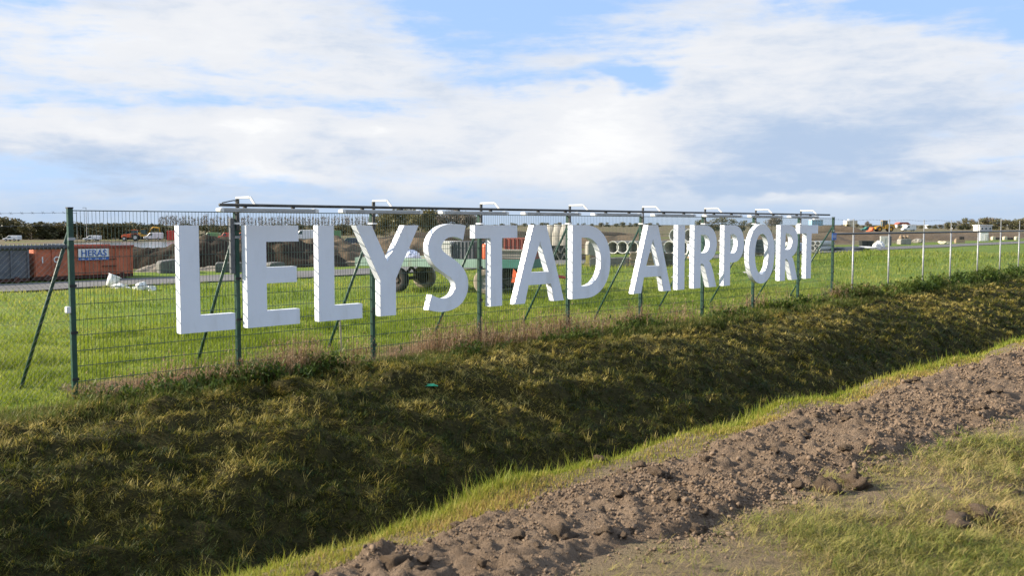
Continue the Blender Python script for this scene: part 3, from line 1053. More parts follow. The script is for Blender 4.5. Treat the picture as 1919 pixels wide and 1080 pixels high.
heap(1850, 175, 16, 9, 1.1, M['heap_brown'], 'low brown earth heap beside the white cabin', R(-6), seed=51, res=0.5, rough=0.3)


def text_mesh(txt, size, m, depth=0.004):
    cu = bpy.data.curves.new('lettering', 'FONT')
    cu.body = txt
    cu.size = size
    cu.extrude = depth
    cu.align_x = 'CENTER'
    cu.offset = size * 0.018
    ob = bpy.data.objects.new('lettering', cu)
    COL.objects.link(ob)
    dg = bpy.context.evaluated_depsgraph_get()
    me = bpy.data.meshes.new_from_object(ob.evaluated_get(dg))
    bpy.data.objects.remove(ob)
    for v in me.vertices:                         # stand the text up, facing -y
        x, y, z = v.co
        v.co = (x, -z, y)
    me.materials.clear()
    me.materials.append(m)
    return me


def container(u0, u1, v, body, label, sign=False):
    ln = u1 - u0
    e = top('roll_off_container', label, 'container', W(u0, v, gz(u0, v)), PHI, 'roll-off containers beside the service road')
    MB().box(0.02, ln - 0.02, 0.06, 2.3, 0.18, 1.30).build('body', body, e)
    n = int(ln / 0.62)
    for k in range(n + 1):
        x = 0.05 + (ln - 0.16) * k / n
        MB().box(x, x + 0.06, 0.0, 0.058, 0.20, 1.27).build('rib', body, e)
    MB().box(-0.02, ln + 0.02, -0.03, 0.07, 1.272, 1.37).build('top_rim', M['rustred'] if sign else body, e, bevel=0.01)
    MB().box(-0.02, ln + 0.02, 2.25, 2.35, 1.272, 1.37).build('top_rim', body, e)
    MB().box(0, ln, 0.1, 2.2, 0.05, 0.178).build('underframe', M['rustdark'], e)
    for x in (0.5, ln - 0.5):
        MB().lathe([(0.02, 0.14), (0.12, 0.14), (0.12, -0.02), (0.02, -0.02)], 14, 'y', (x, 0.02, 0.12)).build('roller', M['rustdark'], e)
    if sign:
        for z in (0.50, 0.78):
            MB().box(ln - 1.35, ln - 0.75, -0.025, -0.002, z, z + 0.04).build('ladder_rung', M['rustdark'], e)
        s = MB().box(1.70, 2.94, -0.030, -0.012, 0.78, 1.24).build('sign_panel', M['cap'], e)
        MB().box(1.705, 2.935, -0.0345, -0.0305, 0.785, 0.90).build('blue_band', M['signblue'], s)
        link('lettering', text_mesh('HERAS', 0.355, M['signblue']), s, (2.32, -0.035, 0.945))
        for k in range(4):
            MB().box(1.78 + k * 0.29, 1.93 + k * 0.29, -0.0385, -0.035, 0.82, 0.845).build('printed_line', M['cap'], s)
        link('white_mark', text_mesh('1', 0.34, M['cap']), e, (0.32, -0.006, 0.72))
        link('white_mark', text_mesh('C', 0.34, M['cap']), e, (0.85, -0.006, 0.72))
    return e


container(9.55, 13.55, -26.6, M['orange'], 'rusty orange roll-off container with blue and white sign panel', True)
container(4.3, 9.35, -26.4, M['slate'], 'dark slate grey roll-off container next to the orange one')


def blob_mesh(name, rx, ry, rz, m, seed, sub=3, amt=0.35, flat=True):
    bm = bmesh.new()
    bmesh.ops.create_icosphere(bm, subdivisions=sub, radius=1)
    for v in bm.verts:
        c = v.co
        k = 1 + amt * float(fbm(c.x * 1.7 + seed * 3.1, c.y * 1.7 + c.z * 2.3 + seed, 3)) * 1.4
        v.co = Vector((c.x * rx, c.y * ry, c.z * rz)) * k
        if flat and v.co.z < -0.25 * rz:
            v.co.z = -0.25 * rz
    me = bpy.data.meshes.new(name)
    bm.to_mesh(me); bm.free()
    me.materials.append(m)
    return me


def blob(name, px, dist, rx, ry, rz, m, label, cat, seed, z=None, sub=3, amt=0.35, rot=0.0, group=None):
    p = far(px, dist)
    p.z = (float(terrain_xy(p.x, p.y)) if z is None else z) + 0.24 * rz
    return tag(link(name, blob_mesh(name, rx, ry, rz, m, seed, sub, amt), None, p, (0, 0, rot)), label, cat, group)


# litter on the grass near the container
p = far(203, 33.5); p.z = float(terrain_xy(p.x, p.y))
e = top('plastic_bucket', 'white plastic bucket tipped over on the grass near the container', 'bucket', p, 0.4)
MB().lathe([(0.02, 0), (0.15, 0), (0.21, 0.42), (0.195, 0.42), (0.14, 0.03), (0.02, 0.03)], 18).build('shell', M['bag'], e, smooth=True, rot=(0, R(24), 0), loc=(0, 0, 0.06))
MB().lathe([(0.215, 0.39), (0.23, 0.40), (0.215, 0.42)], 18).build('rim', M['cap'], e, rot=(0, R(24), 0), loc=(0, 0, 0.06))
blob('plastic_bag', 222, 33.2, 0.32, 0.2, 0.14, M['bag'], 'flat white plastic bag lying beside the tipped bucket', 'plastic bag', 4, amt=0.6)
blob('plastic_bag', 262, 32.8, 0.26, 0.2, 0.20, M['bag'], 'crumpled white plastic bag lying alone on the grass', 'plastic bag', 8, amt=0.6)
blob('plastic_bag', 281, 32.6, 0.16, 0.14, 0.14, M['bag'], 'small white plastic bag next to the crumpled one', 'plastic bag', 12, amt=0.6)

# stone and concrete lumps along the road
def slab(px, dist, lx, ly, lz, tilt, rz, label, m='concrete_dark', name='concrete_slab', cat='concrete slab', z=None):
    p = far(px, dist)
    p.z = float(terrain_xy(p.x, p.y)) if z is None else z
    prof = [(-lx / 2, 0), (lx / 2, 0), (lx / 2, lz), (lx * 0.1, lz * 1.04), (-lx / 2 + 0.08, lz * 0.97), (-lx / 2, lz * 0.8)]
    o = MB().prism(prof, -ly / 2, ly / 2).build(name, M[m], None, bevel=min(lx, ly, lz) * 0.06, loc=p, rot=(0, R(tilt), rz))
    return tag(o, label, cat, 'concrete pieces beside the road')


heap(312, 46, 3.0, 2.4, 0.42, M['rubble'], 'pale rubble pile at the foot of the black soil heap', R(10), seed=61, res=0.12, rough=0.4)
slab(316, 44.5, 1.0, 1.0, 0.6, -3, 0.5, 'grey concrete slab standing in the pale rubble pile')
heap(425, 47, 3.4, 2.2, 0.36, M['rubble'], 'flat pale rubble pile behind the first fence brace', R(4), seed=67, res=0.12, rough=0.4)
slab(430, 45.6, 1.4, 0.9, 0.45, 2, 0.3, 'long grey concrete slab on the flat rubble pile')
slab(512, 47, 0.8, 0.8, 0.38, 0, 0.7, 'square grey concrete block beside letter E')
slab(560, 52, 1.9, 0.9, 0.30, 3, 0.5, 'low grey concrete slab between letters E and L')
slab(640, 52, 2.2, 0.9, 0.2, -1, 0.55, 'flat timber-coloured slab beside the road behind letter L', 'wood')

# ---------------------------------------------------------------- trailer and its load
TR = Vector((-1.95, 32.2, 0))
TRZ = R(-22.0)
TR.z = float(terrain_xy(TR.x, TR.y))
tr = top('flatbed_trailer', 'mint green flatbed farm trailer on four rubber wheels behind letters Y S T', 'trailer', TR, TRZ)
MB().box(-3.05, 3.05, -1.08, 1.08, 1.02, 1.09).build('deck', M['wood'], tr)
MB().box(-3.08, 1.9, -1.14, -1.085, 0.86, 1.14).build('side_board', M['mint'], tr, bevel=0.008)
o = MB().box(1.905, 3.08, -1.14, -1.085, 0.86, 1.14).build('side_board', M['teal'], tr, bevel=0.008)  # shaded end of the mint board, shade painted as darker green
o['label'] = 'end of the side board with its shade painted on in dark teal'
MB().box(-3.08, 3.08, 1.085, 1.14, 0.86, 1.14).build('side_board', M['mint'], tr)
MB().box(-3.14, -3.085, -1.14, 1.14, 0.86, 1.14).build('end_board', M['mint'], tr)
MB().box(3.085, 3.14, -1.14, 1.14, 0.86, 1.14).build('end_board', M['teal'], tr)  # same painted shade carried round the end
for y in (-0.45, 0.45):
    MB().box(-2.95, 2.95, y - 0.06, y + 0.06, 0.84, 1.015).build('chassis_beam', M['frame'], tr)
for x in (-1.62, 1.62):
    MB().tube((x, -0.95, 0.42), (x, 0.95, 0.42), 0.06, 8).build('axle', M['frame'], tr)
    for y in (-0.62, 0.62):
        mb = MB()
        mb.tube((x, y, 0.42), (x - 0.45, y, 0.95), 0.05, 6)
        mb.tube((x, y, 0.42), (x + 0.45, y, 0.95), 0.05, 6)
        mb.build('a_frame', M['frame'], tr)
    for y, tm in ((-1.0, M['mudtyre'] if x > 0 else M['tyre']), (1.0, M['mudtyre'] if x < 0 else M['tyre'])):
        wh = MB().lathe([(0.23, -0.11), (0.36, -0.13), (0.415, -0.09), (0.42, 0), (0.415, 0.09), (0.36, 0.13), (0.23, 0.11)], 28, 'y', (x, y, 0.41)).build('wheel', tm, tr, smooth=True)
        MB().lathe([(0.0, -0.05), (0.10, -0.08), (0.12, -0.03), (0.235, -0.07), (0.235, 0.07), (0.12, 0.03), (0.0, 0.05)], 20, 'y', (x, y, 0.41)).build('rim', M['concrete'] if x > 0 else M['frame'], wh)
MB().path([(3.0, -0.3, 0.7), (4.2, 0, 0.5)], 0.04, 6).build('drawbar', M['red'], tr)
MB().path([(3.0, 0.3, 0.7), (4.2, 0, 0.5)], 0.04, 6).build('drawbar', M['red'], tr)
tri = MB().prism([(2.55, 0.42), (3.05, 0.42), (2.62, 0.86)], -1.165, -1.145).build('warning_triangle', M['redorange'], tr)


def on_trailer(x, y):
    c, s = math.cos(TRZ), math.sin(TRZ)
    return Vector((TR.x + c * x - s * y, TR.y + s * x + c * y, TR.z + 1.09))


def stack(name, at_, rz, lx, ly, nz, th, m, label, cat, gap=0.006, part='panel', jit=0.02):
    e = top(name, label, cat, at_, rz)
    me = MB().box(-lx / 2, lx / 2, -ly / 2, ly / 2, 0, th).mesh(part, m)
    for k in range(nz):
        link(part, me, e, (random.uniform(-jit, jit), random.uniform(-jit, jit), k * (th + gap)))
    return e


stack('panel_stack', on_trailer(-0.12, -0.3), TRZ, 0.82, 1.1, 8, 0.068, M['panelgrey'], 'stack of pale panels on the trailer next to letter S', 'panel stack', 0.008)
e = top('crate', 'dark slate crate on the trailer behind the fence brace', 'crate', on_trailer(0.72, -0.25), TRZ)
MB().box(-0.38, 0.38, -0.5, 0.5, 0.02, 0.60).build('body', M['darkpanel'], e)
for k in range(6):
    MB().box(-0.37 + k * 0.13, -0.33 + k * 0.13, -0.52, -0.503, 0.02, 0.60).build('slat', M['slate'], e)
p = on_trailer(-1.55, -0.4)
e = top('bulk_bag', 'white bulk bag with blue film on the trailer beside letter Y', 'bag', p, TRZ)
link('sack', blob_mesh('sack', 0.30, 0.34, 0.34, M['bag'], 5, 3, 0.3), e, (-0.2, 0, 0.085))
link('film', blob_mesh('film', 0.36, 0.3, 0.25, M['bluebag'], 15, 3, 0.3), e, (0.12, 0, 0.0625))
p = on_trailer(1.42, -0.55)
e = top('barrel', 'small orange plastic barrel on the trailer beside letter T', 'barrel', p, TRZ)
MB().lathe([(0, 0), (0.13, 0), (0.15, 0.08), (0.14, 0.25), (0.15, 0.42), (0.12, 0.52), (0, 0.52)], 16).build('shell', M['redorange'], e, smooth=True)
MB().lathe([(0, 0.52), (0.05, 0.52), (0.05, 0.56), (0, 0.56)], 10).build('lid', M['cap'], e)
e = top('steel_box', 'rust red ribbed steel box on the trailer between letters T and A', 'box', on_trailer(2.35, 0.35), TRZ)
MB().box(-0.52, 0.62, -0.4, 0.4, 0.02, 0.72).build('body', M['rustred'], e)
for k in range(8):
    MB().box(-0.50 + k * 0.15, -0.45 + k * 0.15, -0.43, -0.402, 0.04, 0.70).build('rib', M['rustred'], e)
stack('sheet_stack', on_trailer(2.2, -0.62), TRZ + 0.05, 1.15, 0.5, 9, 0.035, M['concrete'], 'stack of grey sheets in front of the rust red box', 'sheet stack', 0.005, 'sheet', 0.05)

# ---------------------------------------------------------------- concrete pipes, culverts, timber
PIPE_MESH = {}


def pipe(px, dist, r, ln, rz, label, z=None, up=0.0, wall=0.12):
    """concrete pipe lying down, its mouth towards the field"""
    p = far(px, dist)
    p.z = (float(terrain_xy(p.x, p.y)) if z is None else z) + r + up
    e = top('concrete_pipe', label, 'pipe', p, rz, 'concrete pipes on the site')
    key = (r, ln)
    if key not in PIPE_MESH:
        ri = r * (1 - wall * 1.6)
        PIPE_MESH[key] = (MB().lathe([(r * 0.97, 0), (r, 0.03), (r, ln), (ri, ln), (ri, 0.06), (r * 0.97, 0)], 26, 'y').mesh('barrel', M['concrete'], True),
                          MB().lathe([(r * 0.96, -0.012), (r * 0.985, 0.0), (ri, 0.055), (ri * 1.01, -0.006), (r * 0.96, -0.012)], 26, 'y').mesh('mouth_ring', M['panelgrey'], True))
    b, k = PIPE_MESH[key]
    link('barrel', b, e)
    link('mouth_ring', k, e)
    return e


for i, px in enumerate((1149, 1167, 1186, 1206, 1226)):
    pipe(px, 73 - i * 0.4, 0.50, 2.4, R(-30), 'concrete pipe lying in the low row behind the timber stack')
for i, px in enumerate((1255, 1281, 1306)):
    pipe(px, 71 - i * 0.5, 0.52, 2.6, R(-34), 'concrete pipe in the bottom row of the stack behind letters A I R')
for i, px in enumerate((1266, 1293)):
    pipe(px, 70.8 - i * 0.5, 0.52, 2.6, R(-34), 'concrete pipe in the top row of the stack behind letters A I R', up=0.90)


def culvert(px, dist, up, label):
    p = far(px, dist)
    p.z = float(terrain_xy(p.x, p.y)) + up
    e = top('concrete_cone', label, 'concrete ring', p, 0.3, 'upright concrete cones behind letter A')
    if 'cone' not in PIPE_MESH:
        PIPE_MESH['cone'] = MB().lathe([(0.44, 0), (0.46, 0.1), (0.44, 0.75), (0.30, 1.25), (0.24, 1.25), (0.37, 0.75), (0.38, 0.0), (0.44, 0)], 20).mesh('shell', M['concrete'], True)
        PIPE_MESH['ring'] = MB().lathe([(0.24, 1.245), (0.31, 1.255), (0.31, 1.30), (0.24, 1.30), (0.24, 1.245)], 20).mesh('top_ring', M['panelgrey'], True)
    link('shell', PIPE_MESH['cone'], e)
    link('top_ring', PIPE_MESH['ring'], e)


for i, px in enumerate((1034, 1048, 1062)):
    culvert(px, 60.5 - i * 0.4, 0.92, 'upright concrete cone standing on the stack of concrete channels')
for lvl in range(2):
    for i, px in enumerate((1032, 1047, 1062)):
        p = far(px, 60 - i * 0.4)
        p.z = float(terrain_xy(p.x, p.y)) + lvl * 0.46
        b = MB().prism([(-0.25, 0), (-0.19, 0), (0, 0.36), (0.19, 0), (0.25, 0), (0.25, 0.02), (0.03, 0.45), (-0.03, 0.45), (-0.25, 0.02)], -0.5, 0.9)
        tag(b.build('concrete_channel', M['concrete_dark'], None, loc=p, rot=(0, 0, R(-20))),
            'V shaped concrete channel in the %s layer under the cones' % ('bottom', 'upper')[lvl], 'concrete channel', 'concrete channels under the cones')
heap(1096, 62, 3.0, 2.5, 0.5, M['heap'], 'small dark soil heap beside the concrete cones behind letter D', 0, seed=71, res=0.15, rough=0.3)
slab(1112, 66, 1.0, 0.7, 1.1, 0, 0.2, 'tall pale concrete piece behind letter D', 'concrete')

e = top('traffic_barrier', 'pale yellow concrete traffic barrier beside a grey block behind letter D', 'barrier', far(1101, 50.5, 0), R(-10))
MB().prism([(-0.14, 0), (0.14, 0), (0.10, 0.2), (0.07, 0.62), (-0.07, 0.62), (-0.10, 0.2)], -0.1, 0.9).build('body', M['palegold'], e)
MB().box(-0.04, 0.04, 0.1, 0.5, 0.62, 0.66).build('lifting_bar', M['darkgalv'], e)
slab(1119, 50.2, 0.72, 0.6, 0.5, 0, R(-10), 'grey concrete block beside the yellow barrier')
slab(1158, 51.0, 1.2, 0.6, 0.5, 0, R(-10), 'dark grey concrete block beside the timber stack')

ts = top('timber_stack', 'stack of weathered brown timber planks in front of the concrete pipes', 'timber stack', far(1208, 50.6, 0), R(-6))
pl = MB().box(-0.75, 0.75, -0.5, 0.5, 0, 0.075).mesh('plank', M['wood'])
MB().box(-0.6, -0.5, -0.45, 0.45, 0, 0.08).build('bearer', M['frame'], ts)
MB().box(0.4, 0.5, -0.45, 0.45, 0, 0.08).build('bearer', M['frame'], ts)
for k in range(8):
    link('plank', pl, ts, (random.uniform(-0.08, 0.08), random.uniform(-0.04, 0.04), 0.085 + k * 0.087))
e = top('crate', 'dark wooden crate between the timber stack and letter A', 'crate', far(1254, 50.5, 0), R(-6))
MB().box(-0.35, 0.35, -0.4, 0.4, 0.03, 0.72).build('body', M['frame'], e)
for z in (0.1, 0.34, 0.58):
    MB().box(-0.36, 0.36, -0.43, -0.402, z, z + 0.1).build('slat', M['frame'], e)

# pallets, wrapped goods and machines behind the second word
def pallet_load(px, dist, lx, lz, m, label, rows=3, rz=0.2, name='wrapped_pallet', cat='pallet'):
    p = far(px, dist); p.z = float(terrain_xy(p.x, p.y))
    e = top(name, label, cat, p, rz, 'goods on pallets')
    for k in range(3):
        MB().box(-lx / 2 + k * (lx - 0.1) / 2, -lx / 2 + 0.1 + k * (lx - 0.1) / 2, -0.5, 0.5, 0, 0.11).build('runner', M['wood'], e)
    MB().box(-lx / 2, lx / 2, -0.5, 0.5, 0.11, 0.15).build('pallet_top', M['wood'], e)
    hh = (lz - 0.15) / rows
    for k in range(rows):
        MB().box(-lx / 2 + 0.03, lx / 2 - 0.03, -0.46, 0.46, 0.155 + k * hh, 0.15 + (k + 1) * hh - 0.01).build('layer', m, e, bevel=0.02)
    return e


pallet_load(1302, 62, 0.8, 1.0, M['panelgrey'], 'grey wrapped pallet between letters I and R', 4)
pallet_load(1372, 66, 1.1, 1.25, M['bag'], 'white wrapped pallet behind letter P', 3)
pallet_load(1390, 68, 1.1, 1.2, M['concrete'], 'grey pallet load beside the white one behind letter P', 4)
pallet_load(1422, 70, 1.0, 1.15, M['darkpanel'], 'dark pallet load seen through letter O', 4)
pallet_load(1441, 72, 1.0, 1.1, M['bag'], 'white pallet load seen through letter O', 3)
pallet_load(1499, 75, 0.8, 0.8, M['bluebag'], 'blue wrapped pallet between letters R and T', 2)
pallet_load(1480, 74, 0.9, 0.9, M['bag'], 'white pallet load seen through the second letter R', 3)

e = top('pipe_bundle', 'bundle of grey plastic pipes with dark ends beyond letter T', 'pipe bundle', far(1525, 80, 0), R(-38))
pm = MB().lathe([(0.20, 0), (0.20, 3.4), (0.17, 3.4), (0.17, 0), (0.20, 0)], 14, 'y').mesh('pipe', M['panelgrey'], True)
pe = MB().lathe([(0.0, 0.02), (0.168, 0.02), (0.168, 0.06), (0, 0.06)], 14, 'y').mesh('pipe_end', M['black'])
for r in range(2):
    for k in range(3):
        q = link('pipe', pm, e, (-0.45 + k * 0.42, 0, 0.24 + r * 0.42))
        link('pipe_end', pe, q)
for y in (0.6, 2.6):
    MB().box(-0.72, 0.66, y, y + 0.09, 0.0, 0.035).build('bearer', M['wood'], e)

blob('plastic_sheet', 1588, 82, 1.6, 0.9, 0.30, M['darkpanel'], 'dark blue plastic sheet lying beside the pipe bundle', 'plastic sheet', 21, amt=0.35)
for px, lab in ((1619, 'black plastic bin standing next to the dark sheet'), (1630, 'black plastic bin standing next to the white plastic')):
    p = far(px, 97); p.z = 0
    e = top('bin', lab, 'bin', p, 0.15)
    MB().prism([(-0.27, 0), (0.27, 0), (0.33, 0.55), (-0.33, 0.55)], -0.3, 0.3).build('body', M['black'], e)
    MB().box(-0.35, 0.35, -0.33, 0.33, 0.555, 0.60).build('lid', M['black'], e, bevel=0.01)
blob('plastic_sheet', 1628, 88, 1.3, 0.7, 0.22, M['bag'], 'flat white plastic sheet in front of the black bins', 'plastic sheet', 27, amt=0.5)
blob('sand_bag', 1648, 90, 0.55, 0.5, 0.55, M['bag'], 'plump white sandbag beside the breeze block stack', 'bag', 31, amt=0.35)
e = top('block_stack', 'stack of grey breeze blocks next to the white sandbag', 'block stack', far(1659, 101, 0), R(-12))
bk = MB().box(-0.22, 0.22, -0.3, 0.3, 0, 0.19).mesh('block', M['panelgrey'])
for r in range(5):
    for k in range(2):
        link('block', bk, e, (-0.23 + k * 0.46, random.uniform(-0.02, 0.02), r * 0.205))
MB().box(0.48, 0.62, -0.3, 0.3, 0, 1.0).build('backing_board', M['darkpanel'], e)
slab(1695, 108, 1.25, 0.9, 0.62, 0, 0.1, 'pale concrete block carrying three brown sacks', 'concrete', 'concrete_block', 'concrete block')
for k, px in enumerate((1688.5, 1695, 1701.5)):
    blob('sack', px, 108, 0.19, 0.3, 0.34, M['wood'], 'brown sack standing on the pale concrete block', 'sack', 41 + k, z=0.62 + float(terrain_xy(*far(px, 108)[:2])), amt=0.2, sub=2, group='sacks on the concrete block')
blob('rubble', 1722, 118, 0.6, 0.5, 0.4, M['concrete'], 'grey rubble lump beyond the concrete block with sacks', 'rubble', 51, amt=0.5)
blob('rubble', 1770, 112, 0.6, 0.5, 0.28, M['cream'], 'sandy rubble lump beside the far end of the road', 'rubble', 53, amt=0.5)
e = top('timber_crate', 'pale timber crate with brown offcuts near the white cabin', 'crate', far(1799, 116, 0), R(-8))
MB().box(-0.5, 0.5, -0.4, 0.4, 0, 0.42).build('body', M['wood'], e)
MB().box(-0.1, 0.45, -0.3, 0.3, 0.425, 0.78).build('offcut', M['frame'], e)
MB().box(-0.45, 0.0, -0.25, 0.25, 0.425, 0.55).build('offcut', M['wood'], e)
e = top('site_cabin', 'small white site cabin with flat roof beside the dark planks', 'cabin', far(1844, 128, 0), R(-14))
MB().box(-0.5, 0.5, -0.45, 0.45, 0.05, 1.2).build('wall', M['carwhite'], e)
MB().box(-0.54, 0.54, -0.5, 0.5, 1.203, 1.26).build('roof', M['cap'], e)
MB().box(0.05, 0.38, -0.475, -0.452, 0.1, 0.95).build('door', M['panelgrey'], e)
for k, px in enumerate((1870, 1895)):
    slab(px, 140, 1.9, 0.7, 0.35, 0, 0.1, ('dark plank pile next to the white cabin', 'low dark plank pile beyond the white cabin')[k], 'frame', 'plank_pile', 'plank pile')
for k, px in enumerate((1862, 1884, 1906)):
    slab(px, 139, 0.5, 0.5, 0.5, 0, 0.1, ('pale stone block just right of the white cabin', 'pale stone block between the plank piles', 'pale stone block at the end of the plank piles')[k], 'cream', 'stone_block', 'stone block')

# ---------------------------------------------------------------- vehicles
def wheel(parent, x, y, r, wd, tm=None, rm=None):
    w = MB().lathe([(r * 0.55, -wd / 2), (r * 0.9, -wd / 2), (r, -wd * 0.35), (r, wd * 0.35), (r * 0.9, wd / 2), (r * 0.55, wd / 2)], 18, 'y', (x, y, r)).build('wheel', tm or M['tyre'], parent)
    MB().lathe([(0, -wd * 0.3), (r * 0.54, -wd * 0.42), (r * 0.56, 0), (r * 0.54, wd * 0.42), (0, wd * 0.3)], 14, 'y', (x, y, r)).build('rim', rm or M['panelgrey'], w)


def wheel_loader(px, dist, rz, label, s=1.0):
    p = far(px, dist); p.z = float(terrain_xy(p.x, p.y))
    e = top('wheel_loader', label, 'wheel loader', p, rz)
    e.scale = (s, s, s)
    MB().prism([(0.3, 0.9), (3.4, 0.9), (3.5, 1.4), (3.3, 2.3), (1.2, 2.45), (0.3, 1.9)], -0.9, 0.9).build('engine_hood', M['yellow'], e, bevel=0.08)
    MB().box(3.505, 3.62, -0.7, 0.7, 1.0, 1.5).build('counterweight', M['black'], e)
    MB().prism([(-2.4, 0.8), (0.2, 0.8), (0.2, 1.6), (-1.2, 1.7), (-2.4, 1.2)], -0.7, 0.7).build('front_frame', M['yellow'], e, bevel=0.05)
    cab = MB().prism([(-0.55, 1.7), (1.15, 1.95), (1.05, 3.4), (-0.35, 3.4)], -0.75, 0.75).build('cab', M['glass'], e)
    for x0, x1 in ((-0.55, -0.35), (1.15, 1.05), (0.25, 0.3)):
        for y in (-0.77, 0.77):
            MB().tube((x0, y, 1.7), (x1, y, 3.4), 0.06, 4).build('pillar', M['yellow'], cab)
    MB().box(-0.45, 1.15, -0.82, 0.82, 3.405, 3.52).build('roof', M['yellow'], cab)
    for y in (-0.55, 0.55):
        MB().path([(-0.9, y, 1.75), (-2.4, y, 1.45), (-3.6, y, 0.7)], 0.13, 6).build('lift_arm', M['yellow'], e)
    MB().prism([(-3.5, 0.15), (-4.7, 0.1), (-4.75, 0.2), (-4.0, 0.5), (-3.7, 1.35), (-3.45, 1.35)], -1.35, 1.35).build('bucket', M['redorange'], e)
    for x in (-1.5, 2.0):
        for y in (-1.0, 1.0):
            wheel(e, x, y, 0.82, 0.6, None, M['yellow'])
    return e


def excavator(px, dist, rz, label, m, s=1.0):
    p = far(px, dist); p.z = float(terrain_xy(p.x, p.y))
    e = top('excavator', label, 'excavator', p, rz, 'machines on the far site')
    e.scale = (s, s, s)
    for y in (-1.0, 1.0):
        MB().prism([(-1.6, 0.0), (1.6, 0.0), (2.0, 0.35), (1.7, 0.75), (-1.7, 0.75), (-2.0, 0.35)], y - 0.28, y + 0.28).build('track', M['tyre'], e, bevel=0.05)
    MB().prism([(-1.7, 0.85), (1.3, 0.85), (1.3, 1.3), (-0.5, 1.9), (-1.9, 1.85)], -1.1, 1.1).build('house', m, e, bevel=0.06)
    cab = MB().prism([(-0.1, 1.3), (1.25, 1.3), (1.15, 2.5), (0.9, 2.75), (-0.1, 2.75)], -1.1, -0.25).build('cab', M['glass'], e)
    MB().box(-0.15, 0.95, -1.13, -0.22, 2.755, 2.84).build('roof', m, cab)
    MB().path([(0.9, 0.2, 1.3), (2.6, 0.2, 3.3), (4.4, 0.2, 3.1)], 0.2, 6).build('boom', m, e)
    st = MB().path([(4.3, 0.2, 3.3), (4.7, 0.2, 1.1)], 0.15, 6).build('stick', m, e)
    MB().prism([(4.5, 1.1), (4.95, 1.0), (5.0, 0.3), (4.5, 0.1), (4.15, 0.5)], -0.25, 0.65).build('bucket', M['darkpanel'], st)
    return e


def tractor(px, dist, rz, label, m):
    p = far(px, dist); p.z = float(terrain_xy(p.x, p.y))
    e = top('tractor', label, 'tractor', p, rz, 'machines on the far site')
    MB().prism([(-2.3, 0.8), (0.0, 0.8), (0.0, 1.75), (-1.9, 1.55), (-2.3, 1.3)], -0.42, 0.42).build('hood', m, e, bevel=0.06)
    cab = MB().prism([(0.02, 0.9), (1.5, 0.9), (1.4, 2.6), (0.15, 2.6)], -0.7, 0.7).build('cab', M['glass'], e)
    MB().box(0.05, 1.5, -0.76, 0.76, 2.605, 2.72).build('roof', m, cab)
    for y in (-0.85, 0.85):
        wheel(e, 1.0, y, 0.85, 0.45)
        wheel(e, -1.6, y, 0.55, 0.32)
        MB().prism([(0.2, 1.5), (0.5, 1.8), (1.5, 1.8), (1.9, 1.4), (1.5, 1.72), (0.5, 1.72)], y - 0.24, y + 0.24).build('mudguard', m, e)
    return e


def van(px, dist, rz, label, m, name='van', cat='van', ln=4.6, hh=1.95, nose=1.3):
    p = far(px, dist); p.z = float(terrain_xy(p.x, p.y))
    e = top(name, label, cat, p, rz, 'vehicles on the far site')
    a, b = -ln / 2, ln / 2
    prof = [(a, 0.35), (b, 0.35), (b, hh * 0.95), (b - 0.15, hh), (a + nose + 0.35, hh), (a + nose - 0.35, hh * 0.58), (a + 0.1, hh * 0.48), (a, 0.6)]
    MB().prism(prof, -0.9, 0.9).build('body', m, e, bevel=0.06)
    for y in (-0.91, 0.904):
        MB().prism([(a + nose - 0.15, hh * 0.60), (a + nose + 0.95, hh * 0.60), (a + nose + 0.95, hh * 0.9), (a + nose + 0.33, hh * 0.9)], y, y + 0.006).build('window', M['glass'], e)
    for x in (a + 0.85, b - 0.9):
        for y in (-0.82, 0.82):
            wheel(e, x, y, 0.33, 0.22)
    return e


wheel_loader(1655, 300, R(0), 'large yellow wheel loader with cab working on the earth bank', 1.0)
excavator(236, 262, R(8), 'low yellow excavator at the edge of the dark hedge', M['yellow'], 0.85)
excavator(268, 258, R(-4), 'yellow excavator with raised boom behind the pond', M['yellow'], 1.0)
tractor(246, 240, R(10), 'red tractor with large rear wheels parked behind the pond', M['redorange'])
van(287, 250, R(5), 'white van parked behind the pond near the excavator', M['carwhite'])
e = top('shipping_container', 'red shipping container left of the first letter L behind the pond', 'container', far(325, 245, -1.8), R(3))
MB().box(-1.3, 1.3, -1.2, 1.2, 0.06, 2.5).build('body', M['red'], e)
for k in range(9):
    MB().box(-1.25 + k * 0.29, -1.13 + k * 0.29, -1.235, -1.203, 0.1, 2.44).build('rib', M['red'], e)
van(395, 250, R(0), 'green and yellow work van on the far side of the pond', M['cargreen'])
van(455, 250, R(8), 'orange work van beside the second fence post', M['redorange'])
van(575, 240, R(2), 'long pale truck with green load between letters E and L', M['carwhite'], 'truck', 'truck', 7.5, 2.7, 1.8)
e = top('shipping_container', 'green shipping container seen right of the second letter L', 'container', far(628, 245, -1.8), R(3))
MB().box(-1.4, 1.4, -1.2, 1.2, 0.06, 2.5).build('body', M['cargreen'], e)
for k in range(8):
    MB().box(-1.3 + k * 0.35, -1.15 + k * 0.35, -1.235, -1.203, 0.1, 2.44).build('rib', M['cargreen'], e)
van(655, 190, R(-3), 'dark car parked left of letter Y', M['cardark'], 'car', 'car', 4.4, 1.45, 1.5)
van(426, 248, R(-5), 'red and white work van behind the first fence brace', M['red'])
van(1648 + 55, 330, R(4), 'white van parked behind the earth bank beyond the loader', M['carwhite'])
van(1625, 320, R(2), 'dark teal car parked left of the wheel loader', M['teal'], 'car', 'car', 4.4, 1.5, 1.5)
